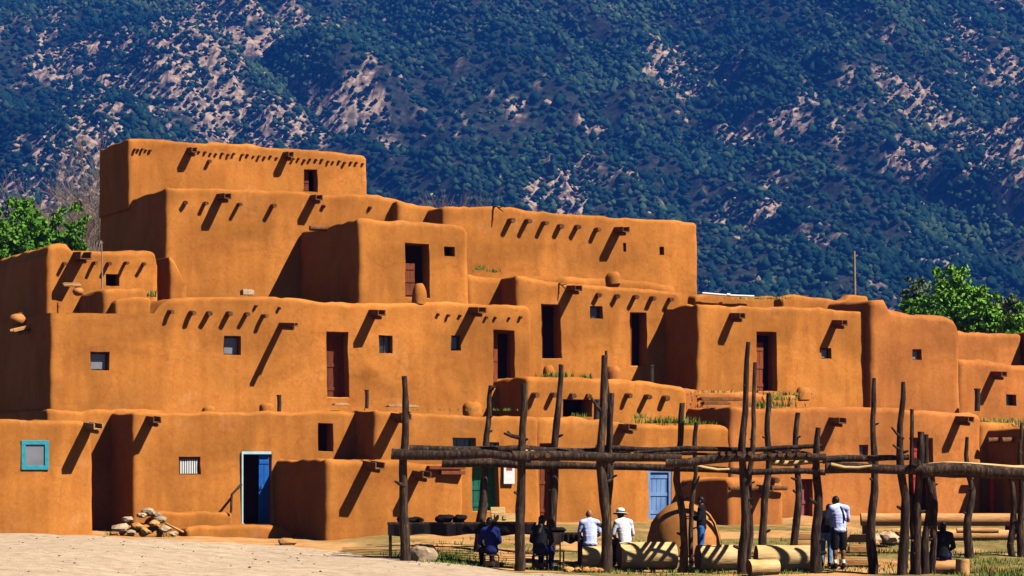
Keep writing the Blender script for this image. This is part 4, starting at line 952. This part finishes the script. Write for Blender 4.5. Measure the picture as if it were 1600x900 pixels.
def limb(mb, a, b, r0, r1):
    a, b = Vector(a), Vector(b); m_ = a.lerp(b, .4)
    mb.tube([a, m_, b], [r0, (r0*.62+r1*.38)*1.05, r1], 14); ball(mb, a, r0); ball(mb, b, r1)
STAND = dict(pel=(0, 0, .93), che=(0, .0, 1.27), nk=(0, -.01, 1.46), hd=(0, .03, 1.62),
             shL=(-.18, 0, 1.41), shR=(.18, 0, 1.41), elL=(-.24, -.03, 1.12), elR=(.24, -.03, 1.12), wrL=(-.24, .1, .89), wrR=(.24, .1, .89),
             hpL=(-.09, 0, .92), hpR=(.09, 0, .92), knL=(-.10, .02, .5), knR=(.10, .02, .5), anL=(-.10, -.02, .09), anR=(.10, -.02, .09))
def sit(seat, lean=.06, arms=0):
    s = seat+.10
    j = dict(pel=(0, 0, s), che=(0, lean, s+.34), nk=(0, lean*1.5, s+.53), hd=(0, lean*1.5+.05, s+.69),
             shL=(-.18, lean*1.3, s+.48), shR=(.18, lean*1.3, s+.48), elL=(-.26, lean+.06, s+.2), elR=(.26, lean+.06, s+.2), wrL=(-.14, .32, s+.1), wrR=(.14, .32, s+.1),
             hpL=(-.09, 0, s-.01), hpR=(.09, 0, s-.01), knL=(-.14, .43, max(.42, s)), knR=(.14, .43, max(.42, s)), anL=(-.13, .40, .09), anR=(.13, .40, .09))
    return j
def person(label, loc, rz, J, shirt, pants, skin='skin', hair='hair', longhair=False, hat=None, shorts=False, sleeve='short', sc_=1.0, fat=1.0, socks=False, braid=False, bag=False):
    J = {k_: Vector(v) for k_, v in J.items()}
    b = MB(); up = (J['nk']-J['pel']).normalized()
    def torso(mb, g):
        ax = [(J['pel'], .155, .115), (J['pel'].lerp(J['che'], .45), .145*fat, .115*fat), (J['che'], .165, .115), (J['che'].lerp(J['nk'], .55), .15, .09), (J['nk'], .07, .065)]
        for i in range(len(ax)-1):
            for t_ in (0, .33, .66):
                c = ax[i][0].lerp(ax[i+1][0], t_); ball(mb, c, (ax[i][1]*(1-t_)+ax[i+1][1]*t_+g, ax[i][2]*(1-t_)+ax[i+1][2]*t_+g, .10+g))
        for s_ in 'LR': limb(mb, J['nk'].lerp(J['sh'+s_], .35), J['sh'+s_], .06+g, .062+g)
    torso(b, 0)
    limb(b, J['nk'], J['hd']-Vector((0, .01, .03)), .056, .052)
    hd = J['hd']; ball(b, hd, (.076, .094, .112), 3); ball(b, hd+Vector((0, .035, -.07)), (.052, .05, .05)); ball(b, hd+Vector((0, .097, -.015)), (.013, .02, .025)); ball(b, hd+Vector((0, .088, -.062)), (.026, .012, .009))
    for s_ in (-1, 1): ball(b, hd+Vector((s_*.079, -.005, -.01)), (.012, .022, .034)); ball(b, hd+Vector((s_*.03, .083, .022)), (.026, .012, .008))
    for s_ in 'LR':
        k_ = -1 if s_ == 'L' else 1
        limb(b, J['sh'+s_], J['el'+s_], .052, .04); limb(b, J['el'+s_], J['wr'+s_], .042, .028)
        limb(b, J['hp'+s_], J['kn'+s_], .083, .056); limb(b, J['kn'+s_], J['an'+s_], .056, .036)
        q = J['kn'+s_].lerp(J['an'+s_], .3); ball(b, q-Vector((0, .012, 0)), (.056, .058, .11))
        # hand: palm, four unequal bent fingers, thumb from the side of the palm
        dr = (J['wr'+s_]-J['el'+s_]).normalized(); sd_ = Vector((1, 0, 0)); sd_ = (sd_-dr*sd_.dot(dr)).normalized(); cl = dr.cross(sd_)*(1 if dr.cross(sd_).z < 0 else -1)
        pc = J['wr'+s_]+dr*.05
        limb(b, J['wr'+s_], pc, .028, .034)
        for q_ in (-.024, 0, .024): limb(b, pc+sd_*q_-dr*.02, pc+sd_*q_+dr*.035, .017, .015)
        for fi, (q_, ln) in enumerate(((-.034, .058), (-.012, .072), (.012, .078), (.034, .068))):
            f0 = pc+sd_*q_+dr*.035; f1 = f0+dr*ln*.5+cl*.012; f2 = f1+dr*ln*.35+cl*.028; limb(b, f0, f1, .0105, .0098); limb(b, f1, f2, .0098, .0085)
        t0 = pc-sd_*k_*.03-dr*.01; t1 = t0-sd_*k_*.028+dr*.03+cl*.01; limb(b, t0, t1, .013, .012); limb(b, t1, t1+dr*.03+cl*.008, .012, .010)
        ft = J['an'+s_]; limb(b, ft-Vector((0, .03, .05)), ft+Vector((k_*.02, .14, -.055)), .038, .03)
    body = remeshed('person', b, .0085, M[skin])
    body.location = loc; body.rotation_euler = (0, 0, rz); body.scale = (sc_,)*3; tag(body, label, 'person')
    for s_ in (-1, 1):
        e = MB(); ball(e, hd+Vector((s_*.03, .084, .008)), (.011, .007, .007)); e.build('eye', M['black'], body, True)
    # shirt
    c = MB(); torso(c, .022)
    ball(c, J['pel']+Vector((0, 0, -.02)), (.178*max(1, fat*.98), .142*fat, .10))
    for s_ in 'LR':
        e_ = J['el'+s_] if sleeve == 'long' else J['sh'+s_].lerp(J['el'+s_], .75)
        limb(c, J['sh'+s_], e_, .07, .062)
        if sleeve == 'long': limb(c, J['el'+s_], J['el'+s_].lerp(J['wr'+s_], .93), .058, .042)
    remeshed('shirt', c, .013, M[shirt], body, 3)
    c = MB()
    ball(c, J['pel']+Vector((0, 0, -.03)), (.172, .135, .12))
    for s_ in 'LR':
        if shorts: limb(c, J['hp'+s_], J['hp'+s_].lerp(J['kn'+s_], .97), .104, .098)
        else: limb(c, J['hp'+s_], J['kn'+s_], .098, .074); limb(c, J['kn'+s_], J['an'+s_]+Vector((0, 0, .0)), .074, .058)
    remeshed('shorts' if shorts else 'trousers', c, .013, M[pants], body, 3)
    for s_ in 'LR':
        k_ = -1 if s_ == 'L' else 1; ft = J['an'+s_]; c = MB(); limb(c, ft-Vector((0, .035, .035)), ft+Vector((k_*.02, .15, -.05)), .05, .042); limb(c, ft-Vector((0, .01, .02)), ft+Vector((0, -.005, .03)), .048, .046)
        remeshed('shoe', c, .012, M['cloth_dark'], body, 2)
        if socks:
            c = MB(); limb(c, ft, ft.lerp(J['kn'+s_], .28), .044, .047); remeshed('sock', c, .011, M['sock'], body, 2)
    if hair:
        c = MB(); ball(c, hd+Vector((0, -.016, .022)), (.087, .098, .108), 3)
        if longhair:
            ball(c, hd+Vector((0, -.07, -.09)), (.085, .05, .13)); limb(c, hd+Vector((0, -.08, -.12)), J['nk'].lerp(J['che'], .75)+Vector((0, -.125, 0)), .08, .06)
        if braid: limb(c, hd+Vector((.02, -.085, -.08)), J['nk']+Vector((.05, -.10, -.04)), .035, .035); limb(c, J['nk']+Vector((.05, -.10, -.04)), J['pel'].lerp(J['che'], .6)+Vector((.10, -.155, 0)), .035, .022)
        remeshed('hair', c, .012, M[hair], body, 2)
    if hat:
        c = MB(); c.lathe([(.10, -.012), (.19, -.02), (.192, -.008), (.112, .012), (.108, .06), (.098, .10), (.066, .128), (.01, .134)], 28)
        o = c.build('hat', M[hat], body, True, 50); o.location = hd+Vector((0, -.005, .045)); o.rotation_euler = (R(-8), R(4), 0)
        c = MB(); c.lathe([(.111, .014), (.1135, .018), (.1115, .045), (.108, .05)], 28); c.build('hat_band', M['black'], o, True, 50)
    if bag:
        c = MB(); a_ = J['shR']+Vector((-.06, -.09, .04)); limb(c, a_, J['che']+Vector((.02, -.152, -.05)), .022, .02); limb(c, J['che']+Vector((.02, -.152, -.05)), J['hpL']+Vector((-.09, -.12, .12)), .02, .022)
        remeshed('shoulder_strap', c, .012, M['navy'], body, 2)
    return body
def at(px, d): x = xof(px, d); return (x, d-70, gz(x, d-70))
person('bald man in a light blue shirt sitting with his back turned on the short log', at(922, 64.3), .12, sit(.47), 'shirt_blue', 'navy', skin='skin', hair=None, sleeve='short', fat=1.12, sc_=1.0)
J = sit(.52, .1); J['hd'] = Vector(J['hd'])+Vector((-.03, .04, -.02))
person('man in a white hat and white shirt sitting on the striped log', at(977, 64.25), .35, J, 'shirt_white', 'black', skin='skin_dark', hat='white', sleeve='long', fat=1.05, sc_=.98)
J = dict(STAND); J['elR'] = (.22, .05, 1.14); J['wrR'] = (.12, .28, 1.2); J['elL'] = (-.22, .05, 1.14); J['wrL'] = (-.1, .28, 1.16)
person('person in black top and blue jeans standing before the beehive oven', at(1096, 65.2), 1.35, J, 'black', 'jeans', skin='skin', sleeve='long', sc_=.93)
J = dict(STAND); J['hd'] = (-.04, .13, 1.58); J['nk'] = (-.01, .05, 1.45); J['che'] = (0, .02, 1.27); J['elL'] = (-.26, .12, 1.15); J['wrL'] = (-.16, .36, 1.2); J['elR'] = (.25, .06, 1.13); J['wrR'] = (.12, .3, 1.12)
person('dark haired man in a blue and white shirt and black shorts, head bowed', at(1311, 64.1), .25, J, 'shirt_blue', 'black', skin='skin_dark', hair='hair', shorts=True, socks=True, braid=True, sc_=1.04, fat=1.1, bag=False)
J = dict(STAND); J['hd'] = (.03, .2, 1.5); J['nk'] = (.01, .12, 1.39); J['che'] = (0, .06, 1.23); J['shL'] = (-.18, .09, 1.35); J['shR'] = (.18, .09, 1.35); J['elL'] = (-.22, .2, 1.1); J['wrL'] = (-.1, .42, 1.1); J['elR'] = (.22, .2, 1.1); J['wrR'] = (.1, .42, 1.1)
person('person in pale blue jeans stooping beside the man in shorts', at(1291, 64.5), -.35, J, 'black', 'palejeans', skin='skin_dark', hair='hair', sleeve='long', sc_=.94)
x, y, z = at(1473, 62.7)
mb = MB(); mb.tube([(-.3, 0, 0), (.32, 0, 0)], [.17, .165], 14, .012, 9, endmi=1); o = mb.build('log', None, None, True, 50, mats=[M['rail'], M['logend']]); o.location = (x, y, z+.16); tag(o, 'low log seat under the sitting dark haired person', 'log')
person('dark haired person in black top and blue jeans sitting near the right post cluster', (x, y, z), -.2, sit(.36, .05), 'black', 'navy', skin='skin_dark', longhair=True, sleeve='long', sc_=.97)
def crate(px, d, s, hh, label):
    x, y, z = at(px, d); mb = MB()
    for i in range(4): mb.box(-s, s, -s+i*.5*s+.01, -s+(i+1)*.5*s-.01, hh-.03, hh, bev=.004)
    for sx in (-1, 1):
        mb.box(sx*s-.015, sx*s+.015, -s, s, .03, hh-.032); mb.box(-s+.02, s-.02, sx*s-.015, sx*s+.015, .1, .2)
    o = mb.build('crate', M['oldwood']); o.location = (x, y, z-.03); tag(o, label, 'crate')
crate(768, 62.9, .17, .36, 'low wooden crate under the shaded person in navy, left of the forked post')
crate(843, 63.1, .17, .40, 'low wooden crate under the shaded person right of the forked post')
person('person in navy clothes sitting in the shade left of the forked post', at(768, 62.9), .3, sit(.36, .1), 'navy', 'black', skin='skin_dark', sleeve='long', sc_=.95)
person('dark clothed person sitting in the shade right of the forked post', at(843, 63.1), -.4, sit(.40, .08), 'black', 'navy', skin='skin_dark', longhair=True, sleeve='long', sc_=1.0)

# ------------------------------------------------------------------ trees behind the village
def leaf_tree(px, py_top, d, rad, hcrown, label, m, nleaf=9000, leafs=(.06, .14), seed=0, cat='tree', group=None, name='tree'):
    r2 = np.random.default_rng(seed); x = xof(px, d); zt = zof(py_top, d); zb = gz(x, d-70)
    e = empty(name, (x, d-70, zb), 0, label, cat, group); H = zt-zb
    hcrown *= .8; zc = H-hcrown/2-.32*rad; rad *= .85
    # trunk and limbs
    mb = MB(); mb.tube([(0, 0, -.2), (.1, .05, H*.3), (.0, .1, H*.6)], [.05*H**.9*.6, .035*H**.9*.6, .02*H**.9*.6], 9, .02, seed)
    nb = 210; cl = []
    for i in range(nb):
        v = r2.normal(size=3); v /= np.linalg.norm(v); k_ = .92*r2.uniform(.1, 1.0)**.45
        c = np.array([v[0]*rad*k_, v[1]*rad*k_, zc+v[2]*hcrown/2*k_])*np.array([1, 1, 1+.06*r2.normal()])
        if v[2] < -.2: c[:2] *= .8
        cl.append(c)
    for c in cl[:14]:
        z0 = H*r2.uniform(.3, .55); mb.tube([(0, .05, z0), (c[0]*.45, c[1]*.45, (z0+c[2])/2+.2), tuple(c)], [.09, .06, .02], 6, .01, seed)
    mb.build('trunk', M['bark'], e, True, 60)
    nleaf = int(nleaf*2.9); per = nleaf//nb; V = []
    cs = np.repeat(np.array(cl), per, 0); n = len(cs)
    cr_ = np.repeat(r2.uniform(.16, .42, nb)*rad*.6, per)
    u = r2.normal(size=(n, 3)); u /= np.linalg.norm(u, axis=1)[:, None]; pos = cs+u*(cr_*np.abs(r2.normal(.6, .42, n)))[:, None]*np.array([1, 1, .85])
    a = r2.normal(size=(n, 3)); a /= np.linalg.norm(a, axis=1)[:, None]; b_ = np.cross(a, r2.normal(size=(n, 3))); b_ /= np.linalg.norm(b_, axis=1)[:, None]
    s = r2.uniform(*leafs, n)[:, None]
    s = s*1.0; V = np.stack([pos+a*s, pos+b_*s*.6, pos-a*s, pos-b_*s*.6], 1).reshape(-1, 3); Fq = np.arange(n*4).reshape(-1, 4)
    me = bpy.data.meshes.new('crown'); me.vertices.add(n*4); me.vertices.foreach_set('co', V.ravel().astype(np.float32)); me.loops.add(n*4); me.loops.foreach_set('vertex_index', Fq.ravel().astype(np.int32))
    me.polygons.add(n); me.polygons.foreach_set('loop_start', np.arange(0, n*4, 4, dtype=np.int32)); me.update(calc_edges=True); me.materials.append(M[m])
    o = bpy.data.objects.new('crown', me); COL.objects.link(o); o.parent = e
    return e
leaf_tree(15, 306, 112, 2.3, 5.0, 'big green leafy tree behind the upper left house', 'leaf', 11000, seed=1)
leaf_tree(76, 334, 114, 1.7, 4.6, 'smaller green leafy tree right of the big one at the left', 'leaf', 8000, seed=2)
leaf_tree(112, 362, 111, .9, 3.0, 'lowest green leafy tree right next to the tall left block', 'leaf', 3500, seed=12)
leaf_tree(-50, 322, 110, 2.2, 5, 'green leafy tree cut off by the left edge', 'leaf', 8000, seed=3)
leaf_tree(1494, 424, 122, 2.05, 4.2, 'round bright green tree above the right hand roofs', 'leaf3', 13000, seed=4)
leaf_tree(1437, 436, 124, 1.1, 4.0, 'thin grey green tree left of the round bright tree', 'leaf2', 4200, seed=5)
leaf_tree(1445, 466, 120, 1.3, 2.6, 'low green bush in front of the thin grey green tree', 'leaf', 6000, seed=15)
leaf_tree(1546, 470, 121, 1.3, 3.2, 'green tree below the right side of the round bright tree', 'leaf3', 7000, seed=6)
leaf_tree(1585, 446, 128, 1.5, 4.5, 'dull grey green tree at the right edge', 'leaf2', 6500, seed=7)
leaf_tree(1592, 494, 117, 1.2, 2.4, 'bright green bush above the low far wall', 'leaf3', 5500, seed=8)
def bare_tree(px, py_top, d, spread, label, seed, dens=1.0):
    r2 = random.Random(seed); x = xof(px, d); zb = gz(x, d-70); H = zof(py_top, d)-zb
    V = []; Fc = []
    def seg(a, b, r0, r1):
        t = (b-a).normalized(); u = t.orthogonal().normalized(); w_ = t.cross(u); q = len(V)
        for p, r_ in ((a, r0), (b, r1)):
            for j in range(3): an = 2.094*j; V.append(p+(u*math.cos(an)+w_*math.sin(an))*r_)
        for j in range(3): k_ = (j+1) % 3; Fc.append((q+j, q+k_, q+3+k_, q+3+j))
    tw = MB()
    def grow(p, dr, ln, r, lev):
        q = p+dr*ln; seg(p, q, r, r*.7)
        if lev == 0: return
        for i in range(3 if lev > 1 else 4):
            nd = (dr+Vector((r2.gauss(0, .38), r2.gauss(0, .38), r2.gauss(.12, .25)))).normalized()
            s_ = p.lerp(q, r2.uniform(.45, 1)); grow(s_, nd, ln*r2.uniform(.6, .85), r*.62, lev-1)
    e = empty('bare_tree', (x, d-70, zb), 0, label, 'tree', 'bare grey trees behind the village')
    trunk = MB(); trunk.tube([(0, 0, -.2), (.1, 0, H*.25), (0, 0, H*.42)], [.2, .15, .1], 8, .02, seed); trunk.build('trunk', M['bark'], e, True, 60)
    for i in range(int(6*dens)):
        grow(Vector((0, 0, H*r2.uniform(.28, .42))), Vector((r2.gauss(0, .3*spread), r2.gauss(0, .3*spread), 1)).normalized(), H*.2, .06, 5)
    top = max(v.z for v in V); k_ = H/top
    for v in V: v.z *= k_
    mesh_obj('branches', V, Fc, M['twig'], e)
for i, (px, py, d, sp, lb) in enumerate([(120, 205, 120, .8, 'bare grey tree behind the left leafy trees'), (185, 188, 124, .8, 'tallest bare grey tree against the topmost block'), (60, 262, 126, .9, 'short bare grey tree above the big left leafy tree'),
                                        (640, 286, 122, .9, 'bare grey tree behind the stepped roof, leftmost of three'), (680, 292, 124, .9, 'bare grey tree behind the stepped roof, middle of three'), (725, 300, 122, .8, 'bare grey tree behind the stepped roof, rightmost of three')]):
    bare_tree(px, py, d, sp, lb, 40+i)

# ------------------------------------------------------------------ air
HZD = 0.00011
mb = MB(); mb.box(-2400, 2400, -260, 3800, -4, 1330)
hm = bpy.data.materials.new('haze_air'); hm.use_nodes = True; t = hm.node_tree
for n_ in list(t.nodes):
    if n_.type != 'OUTPUT_MATERIAL': t.nodes.remove(n_)
pv = t.nodes.new('ShaderNodeVolumePrincipled'); pv.inputs['Color'].default_value = (.03, .22, 1, 1); pv.inputs['Density'].default_value = HZD; pv.inputs['Anisotropy'].default_value = 0
t.links.new(pv.outputs[0], [n_ for n_ in t.nodes if n_.type == 'OUTPUT_MATERIAL'][0].inputs['Volume'])
hz_o = mb.build('haze', hm); tag(hz_o, 'thin blue haze in the air in front of the mountain', 'haze', kind='stuff')
